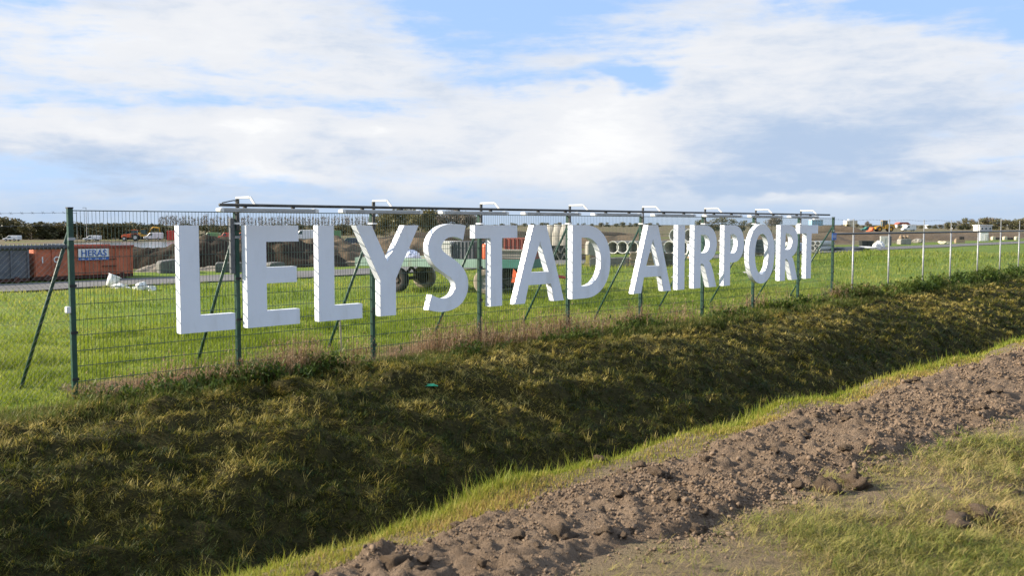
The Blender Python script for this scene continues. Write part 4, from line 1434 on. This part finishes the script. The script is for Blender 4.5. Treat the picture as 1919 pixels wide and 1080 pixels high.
for k, (px, dd, m_, lab) in enumerate(((22, 235, 'carwhite', 'white car parked in front of the hedge, left of the chain-link brace'),
                                       (172, 236, 'carwhite', 'low white car right of the first green post'))):
    van(px, dd, R(3 * k - 5), lab, M[m_], 'car', 'car', 3.9, 1.35, 1.2)

# ---------------------------------------------------------------- far buildings, lamp posts
def building(px, dist, wd, dp, hh, m, label, storeys, bays, rz=0.0, roof=None, cap=True):
    p = far(px, dist); p.z = float(terrain_xy(p.x, p.y)) - 0.3
    e = top('building', label, 'building', p, rz)
    MB().box(-wd / 2, wd / 2, 0, dp, 0, hh).build('wall', m, e)
    for s in range(storeys):
        for k in range(bays):
            x = -wd / 2 + wd * (k + 0.5) / bays
            z = hh * (s + 0.55) / storeys
            f = MB().box(x - wd / bays * 0.28, x + wd / bays * 0.28, -0.12, -0.003, z - hh / storeys * 0.22, z + hh / storeys * 0.22).build('window', M['cap'], e)
            MB().box(x - wd / bays * 0.22, x + wd / bays * 0.22, -0.135, -0.123, z - hh / storeys * 0.16, z + hh / storeys * 0.16).build('pane', M['glass'], f)
    if roof:
        MB().prism([(-wd / 2 - 0.4, hh + 0.004), (wd / 2 + 0.4, hh + 0.004), (wd / 2 - wd * 0.2, hh + wd * 0.18), (-wd / 2 + wd * 0.2, hh + wd * 0.18)], -0.4, dp + 0.4).build('roof', roof, e)
    else:
        MB().box(-wd / 2 - 0.2, wd / 2 + 0.2, -0.2, dp + 0.2, hh + 0.004, hh + 0.35).build('roof', M['cap'], e)
    if cap:
        MB().box(-wd * 0.2, wd * 0.25, dp * 0.3, dp * 0.8, hh + 0.355, hh + 1.4).build('roof_box', M['carwhite'], e)
    return e


building(1532, 820, 9.5, 9, 6.4, M['bluewall'], 'pale blue building rising above the earth heap right of letter T', 3, 4)
o = building(1597, 820, 9.0, 9, 5.6, M['cream'], 'square cream building on the horizon between two grey posts', 4, 4)
building(1694, 700, 9, 7, 2.6, M['carwhite'], 'low house with red roof behind the wheel loader', 1, 4, 0, M['roofred'], False)
building(1708, 480, 5.0, 4, 2.2, M['cream'], 'low cream shed right of the wheel loader', 1, 3, 0.1, None, False)
building(1755, 560, 9, 5, 1.9, M['carwhite'], 'long low white shed between grey posts on the horizon', 1, 5, 0.0, None, False)
building(1793, 500, 3.6, 3, 2.6, M['carwhite'], 'small white hut in front of the wood', 1, 2, 0.0, None, False)
building(1848, 330, 4.4, 4, 2.1, M['panelgrey'], 'grey shelter with white frame behind the small white cabin', 1, 3, 0.1, None, False)


def lamp_post(px, dist, h, label):
    p = far(px, dist); p.z = float(terrain_xy(p.x, p.y))
    e = top('lamp_post', label, 'lamp post', p, 0, 'lamp posts before the hedge')
    MB().tube((0, 0, -0.2), (0, 0, h), 0.10, 6, 0.06).build('pole', M['galv'], e)
    MB().box(-0.9, 0.1, -0.14, 0.14, h, h + 0.13).build('lamp_head', M['galv'], e)


lamp_post(144, 255, 7.0, 'slender grey lamp post next to the first green fence post')
lamp_post(162, 255, 8.4, 'tall slender grey lamp post in front of the hedge')
lamp_post(276, 280, 8.0, 'slender grey lamp post behind the yellow excavator')


# ------------------------------------------------------------------ trees
def crown_tris(lobes, n, size, seed, up=0.0, tint_shift=0.0):
    """small leaf clumps spread through the volume of several lobes (x, y, z, rx, ry, rz)"""
    r = np.random.default_rng(seed)
    lobes = np.array(lobes, float)
    wgt = lobes[:, 3] * lobes[:, 4] * lobes[:, 5]
    pick = r.choice(len(lobes), n, p=wgt / wgt.sum())
    d = r.normal(size=(n, 3)); d /= np.linalg.norm(d, axis=1)[:, None]
    rad = r.random(n) ** 0.42
    P = lobes[pick, :3] + d * lobes[pick, 3:] * rad[:, None]
    A = r.normal(size=(n, 3)); B = r.normal(size=(n, 3))
    A[:, 2] += up * 2; 
    A /= np.linalg.norm(A, axis=1)[:, None]
    B -= A * (A * B).sum(1)[:, None]; B /= np.linalg.norm(B, axis=1)[:, None]
    s = size * (0.6 + 0.8 * r.random(n))[:, None]
    V = np.stack([P - B * s * 0.45, P + B * s * 0.45, P + A * s], 1).reshape(-1, 3)
    T = np.arange(n * 3).reshape(-1, 3)
    lob_t = r.random(len(lobes)) * 0.5
    tint = np.repeat(np.clip(0.15 + lob_t[pick] + 0.45 * r.random(n) + tint_shift, 0, 1), 3)
    return V, T, tint


TREE = {}


def tree_proto(kind, k):
    r = random.Random(100 * k + len(kind))
    if kind == 'poplar':                           # slim, nearly bare
        lob = [(0, 0, 0.62, 0.10, 0.10, 0.34), (0.03, 0.02, 0.45, 0.11, 0.11, 0.22), (-0.03, 0, 0.78, 0.07, 0.07, 0.2)]
        cc = crown_tris(lob, 110, 0.05, k, 1.6)
        cm = tri_mesh('crown', cc[0], cc[1], M['t_bare'], cc[2])
        tk = MB().tube((0, 0, -0.05), (0, 0, 0.95), 0.022, 5, 0.006)
        for i in range(7):
            z = 0.25 + 0.08 * i; a = r.uniform(0, 6.28)
            tk.tube((0, 0, z), (0.09 * math.cos(a), 0.09 * math.sin(a), z + 0.2), 0.006, 3, 0.002)
        return tk.mesh('trunk', M['bark']), cm
    if kind == 'bare':                             # bare round crown of fine twigs
        lob = [(r.uniform(-0.2, 0.2), r.uniform(-0.2, 0.2), r.uniform(0.45, 0.75), 0.22, 0.22, 0.2) for _ in range(8)]
        c = crown_tris(lob, 900, 0.05, k, 1.0)
        cm = tri_mesh('crown', c[0], c[1], M['t_bare'], c[2])
        tk = MB().tube((0, 0, -0.05), (0, 0, 0.5), 0.03, 6, 0.015)
        for i in range(12):
            a = r.uniform(0, 6.28); z = r.uniform(0.2, 0.5); q = r.uniform(0.15, 0.33)
            tk.tube((0, 0, z), (q * math.cos(a), q * math.sin(a), z + r.uniform(0.2, 0.42)), 0.012, 4, 0.003)
        return tk.mesh('trunk', M['bark']), cm
    m, n, sz = {'hedge': (M['t_dark'], 900, 0.075), 'olive': (M['t_olive'], 1700, 0.055), 'wood': (M['t_green'], 1000, 0.07)}[kind]
    lob = []
    for _ in range(14):
        a = r.uniform(0, 6.28); q = r.uniform(0, 0.36)
        z = r.uniform(0.22, 0.78) if kind == 'olive' else r.uniform(0.04, 0.78)
        q *= 1.15 - 0.75 * max(0, z - 0.45)
        s = r.uniform(0.13, 0.24)
        lob.append((q * math.cos(a), q * math.sin(a), z, s, s, s * 0.85))
    c = crown_tris(lob, n, sz, k + 7, 0.3)
    cm = tri_mesh('crown', c[0], c[1], m, c[2])
    tk = MB().tube((0, 0, -0.05), (0, 0, 0.45), 0.03, 6, 0.015)
    for i in range(7):
        a = r.uniform(0, 6.28); q = r.uniform(0.15, 0.3)
        tk.tube((0, 0, r.uniform(0.1, 0.4)), (q * math.cos(a), q * math.sin(a), r.uniform(0.45, 0.75)), 0.012, 4, 0.004)
    return tk.mesh('trunk', M['bark']), cm


def tree(kind, name, px, dist, h, wide, label, group, z=None):
    k = random.randrange(4)
    if (kind, k) not in TREE:
        TREE[(kind, k)] = tree_proto(kind, k)
    tk, cm = TREE[(kind, k)]
    p = far(px, dist)
    p.z = float(terrain_xy(p.x, p.y)) if z is None else z
    e = top(name, label, 'tree', p, random.uniform(0, 6.28), group)
    link('trunk', tk, e, scale=(h * wide, h * wide, h))
    link('crown', cm, e, scale=(h * wide, h * wide, h))


x = 300
while x < 706:
    tree('poplar', 'poplar_tree', x, random.uniform(600, 660), random.uniform(9.2, 11.0), random.uniform(0.9, 1.3),
         'slender bare poplar in the long row on the horizon', 'poplars in a row on the horizon')
    x += random.uniform(4.6, 7.4)
x = -60
while x < 318:
    hh = random.uniform(4.2, 5.2) + (1.6 if x < 22 else 0)
    tree('hedge', 'hedge_tree', x, random.uniform(258, 290), hh, random.uniform(1.4, 2.0), 'dark bushy tree in the hedge behind the containers', 'trees of the dark hedge')
    x += random.uniform(6, 10)
for px in (330, 352, 385, 408, 430, 455, 480, 520, 560, 585, 610, 640, 665, 690):
    tree('hedge', 'hedge_tree', px, random.uniform(330, 380), random.uniform(3.8, 4.8), random.uniform(1.8, 2.6), 'low dark bush below the row of poplars', 'low bushes below the poplars')
for px, hh, d in ((705, 6.6, 262), (722, 7.8, 258), (745, 8.6, 255), (768, 8.9, 262), (790, 8.8, 252), (812, 8.7, 262)):
    tree('olive', 'willow_tree', px, d, hh, random.uniform(1.05, 1.25), 'olive green tree in the rounded clump above letter Y', 'trees of the rounded clump')
for px, hh, d in ((838, 8.5, 258), (856, 8.2, 262), (872, 7.4, 256), (885, 6.2, 260)):
    tree('bare', 'bare_tree', px, d, hh, random.uniform(1.0, 1.2), 'bare grey tree at the end of the rounded clump above letter S', 'bare trees of the rounded clump')
for px in range(900, 1240, 14):
    tree('wood', 'distant_tree', px + random.uniform(-4, 4), random.uniform(850, 1000), random.uniform(3.4, 5.0), random.uniform(1.5, 2.4), 'small dark tree on the horizon behind letters A and D', 'distant trees on the horizon')
for px, hh in ((1316, 4.2), (1338, 4.6), (1352, 5.0), (1372, 4.4), (1392, 3.8), (1412, 3.6)):
    tree('wood', 'distant_tree', px, 300, hh, 1.4, 'low green tree behind letters R and P', 'trees behind letters R and P')
for px, hh in ((1446, 5.4), (1458, 5.0)):
    tree('bare', 'bare_tree', px, 300, hh, 0.95, 'bare round tree behind letters O and R', 'bare trees behind letters O and R')
for px in range(1568, 1790, 13):
    tree('wood', 'distant_tree', px + random.uniform(-4, 4), random.uniform(520, 640), random.uniform(1.8, 3.0), random.uniform(1.5, 2.3), 'low scrubby tree on the horizon beside the buildings', 'scrub beside the buildings')
tree('bare', 'bare_tree', 1626, 520, 4.8, 0.8, 'small bare tree just right of the cream building', None)
x = 1776
while x < 1990:
    hh = random.uniform(4.6, 5.8) * (0.72 if x < 1800 else 1.0)
    tree('wood', 'wood_tree', x, random.uniform(400, 440), hh, random.uniform(1.1, 1.5), 'autumn tree at the edge of the wood behind the grey posts', 'trees of the wood')
    x += random.uniform(8, 12)


# ------------------------------------------------------------------ grass, weeds and crumbs of soil
def scatter(n, u0, u1, v0, v1, ref, power, zf=terrain):
    u = rng.uniform(u0, u1, n); v = rng.uniform(v0, v1, n)
    x, y = Wn(u, v)
    d = np.hypot(x, y)
    keep = rng.random(n) < np.clip((ref / np.maximum(d, 0.1)) ** power, 0, 1)
    u, v, x, y, d = (q[keep] for q in (u, v, x, y, d))
    z = zf(u, v)
    ok = seen(x, y, z, 0.12, 0.15)
    u, v, x, y, d, z = (q[ok] for q in (u, v, x, y, d, z))
    return u, v, np.stack([x, y, z], 1), d


def stuff(name, data, m, label, cat):
    v, t, c = data
    o = link(name, tri_mesh(name, v, t, m, c))
    tag(o, label, cat, None, 'stuff')
    return o


def make_field():
    parts = []
    for n, u0, u1, v0, v1 in ((440000, -4, 26, -8, 0.25), (390000, 2, 75, -21, -8), (140000, 26, 90, -8, 0.25)):
        u, v, P, d = scatter(n, u0, u1, v0, v1, 12.5, 1.75)
        cl = fbm(u * 1.1, v * 1.1, 3) + 0.5 * fbm(u * 3.0 + 4, v * 3.0, 2)
        cl2 = fbm(u * 0.25 + 50, v * 0.25, 2)
        h = (0.06 + 0.05 * rng.random(len(u)) + 0.22 * np.clip(cl, -0.3, 0.6)) * (1 + 0.012 * d)
        h = np.maximum(h, 0.04)
        w = 0.0072 * (d / 12) ** 0.95 * rng.uniform(0.7, 1.3, len(u))
        tint = 0.68 + 0.65 * cl2 - 0.40 * cl + rng.normal(0, 0.16, len(u))
        parts.append(blades(P, h, w, rng.uniform(0, 6.283, len(u)), rng.uniform(0.1, 1.05, len(u)), tint))
    return joined(parts)


def locks(u, v, P, d, per, spread, hl, wl, tint, lean_lo, lean_hi):
    """matted locks: blades of one lock share direction, colour and lie on top of each other"""
    n = len(u)
    yaw = rng.uniform(0, 6.283, n)
    rise = rng.random(n) ** 2
    k = per
    Q = np.repeat(P, k, 0)
    along = rng.normal(0, spread, n * k); across = rng.normal(0, spread * 0.55, n * k)
    yy = np.repeat(yaw, k)
    Q[:, 0] += np.cos(yy) * along - np.sin(yy) * across
    Q[:, 1] += np.sin(yy) * along + np.cos(yy) * across
    uu, vv = uv_of(Q[:, 0], Q[:, 1])
    Q[:, 2] = terrain(uu, vv) + np.repeat(rise, k) * 0.07 * rng.random(n * k)
    dd = np.repeat(d, k)
    m = n * k
    h = rng.uniform(hl[0], hl[1], m) * (1 + 0.01 * dd) * np.repeat(rng.uniform(0.7, 1.3, n), k)
    w = wl * (dd / 9) ** 0.9 * rng.uniform(0.6, 1.4, m)
    return blades(Q, h, w, yy + rng.normal(0, 0.45, m), np.clip(rng.uniform(lean_lo, lean_hi, m) - 0.25 * np.repeat(rise, k), 0.1, 1.6), np.repeat(tint, k) + rng.normal(0, 0.10, m))


def make_bank():
    parts = []
    u, v, P, d = scatter(112000, -5, 60, 0.3, 4.5, 9.5, 1.35)
    n = len(u)
    cl = fbm(u * 1.3, v * 1.7, 4)
    cl2 = fbm(u * 0.35 + 20, v * 0.5, 3)
    low = sstep(1.6, 3.6, v)  # lower bank: greener, and darkened to put its shade into the tint
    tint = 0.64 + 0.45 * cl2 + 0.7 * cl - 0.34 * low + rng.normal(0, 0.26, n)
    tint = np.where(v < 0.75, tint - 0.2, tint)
    parts.append(locks(u, v, P, d, 7, 0.036, (0.04, 0.105), 0.0060, tint, 0.95, 1.52))
    # undergrowth, tinted dark to put shade between the clumps
    u, v, P, d = scatter(250000, -5, 60, 0.3, 4.5, 9.5, 1.5)
    n = len(u)
    cl = fbm(u * 1.3, v * 1.7, 4)
    parts.append(blades(P, rng.uniform(0.04, 0.11, n), 0.006 * (d / 9) ** 0.9, rng.uniform(0, 6.283, n), rng.uniform(0.3, 1.4, n), 0.22 + 0.35 * cl + rng.normal(0, 0.15, n)))
    # loose tufts standing out of the thatch
    u, v, P, d = scatter(1500, -5, 40, 0.6, 4.9, 10, 1.0)
    k = 9
    P = np.repeat(P, k, 0) + rng.normal(0, 0.025, (len(P) * k, 3)) * [1, 1, 0]
    dd = np.repeat(d, k)
    tt = np.repeat(rng.uniform(0.1, 1.0, len(d)), k)
    n = len(P)
    parts.append(blades(P, rng.uniform(0.08, 0.2, n), 0.006 * (dd / 9) ** 0.8, rng.uniform(0, 6.283, n), rng.uniform(0.1, 1.0, n), tt + rng.normal(0, 0.1, n)))
    return joined(parts)


def make_lip():
    u, v, P, d = scatter(330000, -4.5, 40, 8.05, 8.9, 5.5, 1.5)
    lo, hi = dirt_edges(u)
    g = fbm(u * 1.1 + 5, v * 2.2, 3)
    keep = rng.random(len(u)) < np.clip(1.0 - sstep(-0.10, 0.16, v - lo), 0.0, 1) * np.clip(0.72 + 1.6 * g, 0.15, 1)
    u, v, P, d, g = (q[keep] for q in (u, v, P, d, g))
    n = len(u)
    h = (0.022 + 0.05 * rng.random(n) + 0.09 * np.clip(g, 0, 1)) * (1 - 0.5 * sstep(8.35, 8.7, v))
    tall = rng.random(n) < 0.10 * (1 - sstep(8.3, 8.55, v)) + 0.01
    h = np.where(tall, h * rng.uniform(1.5, 2.3, n), h)
    w = 0.0042 * (d / 5) ** 0.85 * rng.uniform(0.7, 1.4, n)
    tint = 0.38 + 0.5 * fbm(u * 0.8, v * 3 + 4, 3) + 0.42 * sstep(8.35, 8.65, v) + rng.normal(0, 0.18, n)
    return blades(P, h, w, rng.uniform(0, 6.283, n), rng.uniform(0.1, 0.95, n), tint)


def make_near():
    parts = []
    for n0, per, base in ((270000, 7, 0.62), (560000, 1, 0.9)):
        u, v, P, d = scatter(n0, -3, 30, 9.4, 12.6, 4.8, 1.7)
        lo, hi = dirt_edges(u)
        g = fbm(u * 0.8 + 11, v * 1.2 + 3, 4)
        keep = rng.random(len(u)) < sstep(-0.15, 0.35, v - hi) * np.clip(base + 2.0 * g, 0.06, 1)
        u, v, P, d, g = (q[keep] for q in (u, v, P, d, g))
        n = len(u)
        tint = 0.60 - 0.35 * g + 0.5 * fbm(u * 1.1 + 40, v * 1.1 + 9, 3) + rng.normal(0, 0.2, n)
        if per > 1:
            parts.append(locks(u, v, P, d, per, 0.022, (0.035, 0.085), 0.0058, tint, 1.0, 1.5))
        else:
            P[:, 2] += 0.012 * rng.random(n)
            parts.append(blades(P, rng.uniform(0.02, 0.06, n), 0.003 * (d / 4.6) ** 0.8, rng.uniform(0, 6.283, n), rng.uniform(0.7, 1.5, n), tint))
    return joined(parts)


def make_dry():
    parts = []
    u, v, P, d = scatter(38000, 0.3, 24, -0.75, 0.65, 14, 1.1)
    g = fbm(u * 0.9 + 2, v * 2 + 1, 3)
    keep = rng.random(len(u)) < np.clip(0.0 + 3.2 * g, 0.03, 1) * (1 - 0.35 * sstep(5, 8, u)) * np.exp(-((v - 0.06) / 0.36) ** 2)
    u, v, P, d, g = (q[keep] for q in (u, v, P, d, g))
    n = len(u)
    h = (0.14 + 0.34 * rng.random(n) ** 1.3) * (0.9 + 1.3 * np.clip(g, 0, 1))
    tint = rng.uniform(0.1, 1, n)
    yaw, lean = rng.uniform(0, 6.283, n), rng.uniform(0.02, 0.5, n)
    parts.append(blades(P, h, 0.0055 * (d / 13) ** 0.9, yaw, lean, tint))
    for k in range(4):                            # small withered leaves up the stalks
        t = rng.uniform(0.35, 1.0, n)
        Q = P.copy()
        Q[:, 0] += np.cos(yaw) * np.sin(lean) * h * t * t * 0.8
        Q[:, 1] += np.sin(yaw) * np.sin(lean) * h * t * t * 0.8
        Q[:, 2] += np.cos(lean) * h * t * 0.95
        parts.append(blades(Q, rng.uniform(0.03, 0.08, n), 0.010 * (d / 13) ** 0.9, rng.uniform(0, 6.283, n), rng.uniform(0.4, 1.7, n), tint + rng.normal(0, 0.15, n)))
    # flattened dead grass under them
    u, v, P, d = scatter(110000, 0.3, 9, -0.9, 0.35, 14, 1.0)
    g = fbm(u * 0.6 + 7, v * 1.5, 2)
    keep = rng.random(len(u)) < np.clip(0.55 + 1.5 * g, 0, 1) * np.exp(-((v + 0.25) / 0.45) ** 2)
    u, v, P, d = (q[keep] for q in (u, v, P, d))
    n = len(u)
    P[:, 2] += 0.05 * rng.random(n)
    parts.append(blades(P, rng.uniform(0.08, 0.22, n), np.full(n, 0.007), rng.uniform(0, 6.283, n), rng.uniform(1.0, 1.55, n), rng.uniform(0.3, 1, n)))
    return joined(parts)


def make_weeds():
    parts = []
    for n0, u0, u1, vc, vs, hb, dens in ((13000, 0, 23, 0.34, 0.30, 0.17, 0.08), (30000, 22, 64, 0.25, 0.34, 0.30, 0.42)):
        u, v, P, d = scatter(n0, u0, u1, vc - 2 * vs, vc + 2 * vs, 18 if u0 else 13, 0.7)
        g = fbm(u * 0.75 + 31, v * 1.5 + 4, 3)
        keep = rng.random(len(u)) < np.clip(dens + 1.8 * g, 0, 1) * np.exp(-((v - vc) / vs) ** 2)
        u, v, P, d, g = (q[keep] for q in (u, v, P, d, g))
        n = len(u)
        h = hb * (0.5 + 0.9 * rng.random(n)) * (1 + 1.1 * np.clip(g, 0, 1))
        base_t = 0.45 + 0.8 * fbm(u * 0.6 + 3, v + 7, 2)
        parts.append(blades(P, h, 0.006 * (d / 13) ** 0.9, rng.uniform(0, 6.283, n), rng.uniform(0.05, 0.5, n), base_t))
        for k in range(7):
            t = rng.uniform(0.15, 1.0, n)
            Q = P.copy(); Q[:, 2] += h * t * 0.9
            Q[:, :2] += rng.normal(0, 0.03, (n, 2))
            parts.append(blades(Q, rng.uniform(0.05, 0.14, n), 0.028 * (d / 14) ** 0.7 * rng.uniform(0.6, 1.3, n), rng.uniform(0, 6.283, n), rng.uniform(0.5, 1.6, n), base_t + rng.normal(0, 0.2, n)))
    # fresh green verge in front of the posts
    u, v, P, d = scatter(90000, -3, 50, 0.25, 1.0, 14, 1.0)
    g = fbm(u * 0.5 + 3, v + 2, 2)
    keep = rng.random(len(u)) < np.clip(0.35 + 1.5 * g, 0, 1)
    u, v, P, d = (q[keep] for q in (u, v, P, d))
    n = len(u)
    parts.append(blades(P, rng.uniform(0.08, 0.2, n), 0.008 * (d / 13) ** 0.9, rng.uniform(0, 6.283, n), rng.uniform(0.1, 1.0, n), rng.uniform(0.5, 0.95, n)))
    return joined(parts)


stuff('field_grass', make_field(), M['g_field'], 'bright green meadow grass growing behind the fence', 'grass')
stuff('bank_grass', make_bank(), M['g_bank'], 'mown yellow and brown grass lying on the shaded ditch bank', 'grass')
stuff('lip_grass', make_lip(), M['g_lip'], 'fresh sunlit grass fringe along the near edge of the ditch', 'grass')
stuff('verge_grass', make_near(), M['g_near'], 'flattened yellow green grass on the near verge beside the soil', 'grass')
stuff('dry_weeds', make_dry(), M['g_dry'], 'withered pinkish brown weeds along the foot of the mesh fence', 'weeds')
stuff('green_weeds', make_weeds(), M['g_weed'], 'leafy green weeds growing along the foot of the fences', 'weeds')


def clod_proto(seed, sub):
    bm = bmesh.new()
    bmesh.ops.create_icosphere(bm, subdivisions=sub, radius=1)
    r = random.Random(seed)
    ax = (r.uniform(0.8, 1.25), r.uniform(0.75, 1.1), r.uniform(0.6, 0.95))
    for v in bm.verts:
        c = v.co.copy()
        k = 1 + 0.95 * float(fbm(c.x * 1.3 + seed * 1.7, c.y * 1.3 + c.z * 1.9 + seed, 2)) + (0.6 * float(fbm(c.x * 4 + seed, c.y * 4 + c.z * 5, 2)) if sub > 1 else 0) + r.uniform(-0.08, 0.08) * (4.5 if sub == 1 else 1.0)
        v.co = Vector((c.x * ax[0], c.y * ax[1], c.z * ax[2])) * k
    bmesh.ops.triangulate(bm, faces=bm.faces)
    V = np.array([v.co[:] for v in bm.verts]); T = np.array([[v.index for v in f.verts] for f in bm.faces])
    bm.free()
    return V, T


def shard_proto(seed):
    r = random.Random(seed)
    V = np.array([(1, 0, 0), (-1, 0, 0), (0, 1, 0), (0, -1, 0), (0, 0, 1), (0, 0, -1)], float)
    V = V * np.array([[r.uniform(0.6, 1.2)] for _ in range(6)]) + np.array([[r.uniform(-0.3, 0.3) for _ in range(3)] for _ in range(6)])
    T = np.array([(0, 2, 4), (2, 1, 4), (1, 3, 4), (3, 0, 4), (2, 0, 5), (1, 2, 5), (3, 1, 5), (0, 3, 5)])
    return V, T


def make_crumbs():
    protos = [clod_proto(k, 1) for k in range(6)] + [shard_proto(k) for k in range(8)]
    got = []
    for n0, v1, fac, smin, smax, pw in ((400000, 10.4, 0.9, 0.003, 0.010, 2.0), (30000, 10.4, 0.5, 0.008, 0.022, 3.5), (60000, 12.4, 0.35, 0.003, 0.012, 3.0)):
        u, v, P, d = scatter(n0, -3.2, 26, 8.5, v1, 4.6, 1.6, lambda a, b: np.where((b > 8.42) & (b < 10.33), np.maximum(dirt_z(a, b), terrain(a, b)), terrain(a, b)))
        lo, hi = dirt_edges(u)
        g = fbm(u * 1.5 + 3, v * 1.5, 3)
        inside = sstep(-0.10, 0.10, v - lo) * sstep(-0.30, 0.1, hi - v)
        if v1 > 11:
            inside = np.clip(0.35 + 1.6 * g, 0, 1)
        keep = rng.random(len(u)) < inside * np.clip(0.65 + 1.6 * g, 0.1, 1) * fac
        P, d = P[keep], d[keep]
        sc = (smin + (smax - smin) * rng.random(len(P)) ** pw) * (d / 4.6) ** 0.5
        got.append((P, sc))
    P = np.concatenate([q[0] for q in got]); s = np.concatenate([q[1] for q in got])
    n = len(P)
    which = np.where(s > 0.009, rng.integers(0, 6, n), rng.integers(6, 14, n))
    parts = []
    for k, (V, T) in enumerate(protos):
        q = which == k
        m = int(q.sum())
        a = rng.uniform(0, 6.283, m)
        ca, sa = np.cos(a), np.sin(a)
        X = (V[None, :, 0] * ca[:, None] - V[None, :, 1] * sa[:, None]) * s[q][:, None] + P[q, 0][:, None]
        Y = (V[None, :, 0] * sa[:, None] + V[None, :, 1] * ca[:, None]) * s[q][:, None] + P[q, 1][:, None]
        Z = V[None, :, 2] * s[q][:, None] + (P[q, 2] + s[q] * 0.35)[:, None]
        vv = np.stack([X, Y, Z], 2).reshape(-1, 3)
        tt = (np.arange(m)[:, None, None] * len(V) + T[None]).reshape(-1, 3)
        parts.append((vv, tt, np.repeat(np.clip(rng.normal(0.45, 0.24, m), 0, 1), len(V))))
    return joined(parts)


stuff('soil_crumbs', make_crumbs(), M['crumb'], 'loose grey brown crumbs of clay soil strewn over the dirt strip', 'soil')


def on_ground(px, py, z0):
    """where the sight line through a picture point meets the ground near height z0"""
    z = z0
    for _ in range(6):
        dy = (540 - py)
        r = Vector((px - 959.5, F_PX * math.cos(PITCH) + dy * math.sin(PITCH), -F_PX * math.sin(PITCH) + dy * math.cos(PITCH)))
        t = (z - CAM_H) / r.z
        p = r * t
        u, v = uv_of(p.x, p.y)
        z = float(dirt_z(np.array(u), np.array(v))) if 8.5 < v < 10.3 else float(terrain(u, v))
        z = max(z, float(terrain(u, v)))
    return Vector((p.x, p.y, z))


CL = []
for s in range(7):
    V, T = clod_proto(50 + s, 3)
    CL.append(tri_mesh('clod', V, T, M['soil'], None, False))
big = [(740, 1056, 0.062, 'rounded clod of clay alone near the grass fringe at the ditch edge'),
       (1602, 912, 0.085, 'large smooth clod of clay where the dirt strip meets the verge grass'),
       (1548, 925, 0.075, 'wedge shaped clod of clay beside the large smooth one'),
       (1100, 872, 0.060, 'dark upright clod of clay among the grass on the ditch edge'),
       (1122, 868, 0.055, 'pale clod of clay leaning on the dark upright one at the ditch edge'),
       (1228, 885, 0.052, 'sharp pale clod of clay just inside the grass fringe'),
       (1055, 1005, 0.05, 'broad heaped clod of clay in the middle of the dirt strip')]
for i, (px, py, r, lab) in enumerate(big):
    p = on_ground(px, py, 0.62)
    p.z += r * 0.35
    tag(link('soil_clod', CL[i], None, p, (0, 0, i * 1.3), (r, r, r)), lab, 'clod', 'large clods of clay')
for k in range(95):
    u = rng.uniform(-2.6, 5.5) if k < 60 else rng.uniform(5.5, 15)
    lo, hi = dirt_edges(np.array(u))
    t = rng.random()
    v = float(lo + (hi - lo) * (0.05 + 0.95 * t)) + 0.03
    x, y = Wn(u, v)
    r = rng.uniform(0.02, 0.042) * (1 if k < 60 else 1.35)
    z = max(float(dirt_z(np.array(u), np.array(v))), float(terrain(u, v)))
    tag(link('soil_clod', CL[k % 7], None, (x, y, z + r * 0.3), (0, 0, k * 0.9), (r, r, r * rng.uniform(0.7, 1.0))),
        'fist sized clod of clay lying on the dirt strip', 'clod', 'fist sized clods on the dirt strip')
for px, py, r, lab in ((1790, 985, 0.10, 'flat dark clod of clay lying on the verge grass'), (1845, 968, 0.085, 'dark crumbly clod of clay beside the flat one on the verge grass'),
                       (1885, 925, 0.07, 'dark clod of clay with a shadow on the verge grass'), (1755, 985, 0.06, 'small pale clod of clay on the verge grass')):
    p = on_ground(px, py, 0.58)
    tag(link('soil_clod', CL[int(px) % 7], None, p + Vector((0, 0, r * 0.2)), (0, 0, px), (r, r, r * 0.62)), lab, 'clod', 'large clods of clay')

# small things by the fence
p = W(5.22, -1.15); p.z = gz(5.22, -1.15)
tag(MB().box(-0.016, 0.016, -0.012, 0.012, -0.15, 0.62).build('wooden_stake', M['stake'], None, bevel=0.003, loc=p, rot=(R(2), R(-2), 0)), 'thin pale wooden stake in the grass under letter L', 'stake')
p = on_ground(810, 703, -0.2)
tag(link('litter', blob_mesh('litter', 0.085, 0.05, 0.03, M['shrubgreen'], 3, 2, 0.6), None, p + Vector((0, 0, 0.06))), 'scrap of bright green plastic on the ditch bank', 'litter')
p = on_ground(546, 722, -0.1)
e = top('grass_heap', 'small heap of mown grass at the top of the ditch bank', 'grass heap', p, 0)
n = 2600
a, q = rng.uniform(0, 6.283, n), 0.26 * rng.random(n) ** 0.6
Q = np.stack([np.cos(a) * q * 1.25, np.sin(a) * q, 0.20 * (1 - (q / 0.27) ** 2) - 0.02], 1)
v_, t_, c_ = blades(Q, rng.uniform(0.05, 0.13, n), np.full(n, 0.008), rng.uniform(0, 6.283, n), rng.uniform(0.8, 1.7, n), rng.uniform(0.25, 0.85, n))
o = link('loose_grass', tri_mesh('loose_grass', v_, t_, M['g_bank'], c_), e)
o['kind'] = 'stuff'
link('core', blob_mesh('core', 0.30, 0.24, 0.17, M['bank'], 6, 3, 0.25), e, (0, 0, 0.02))
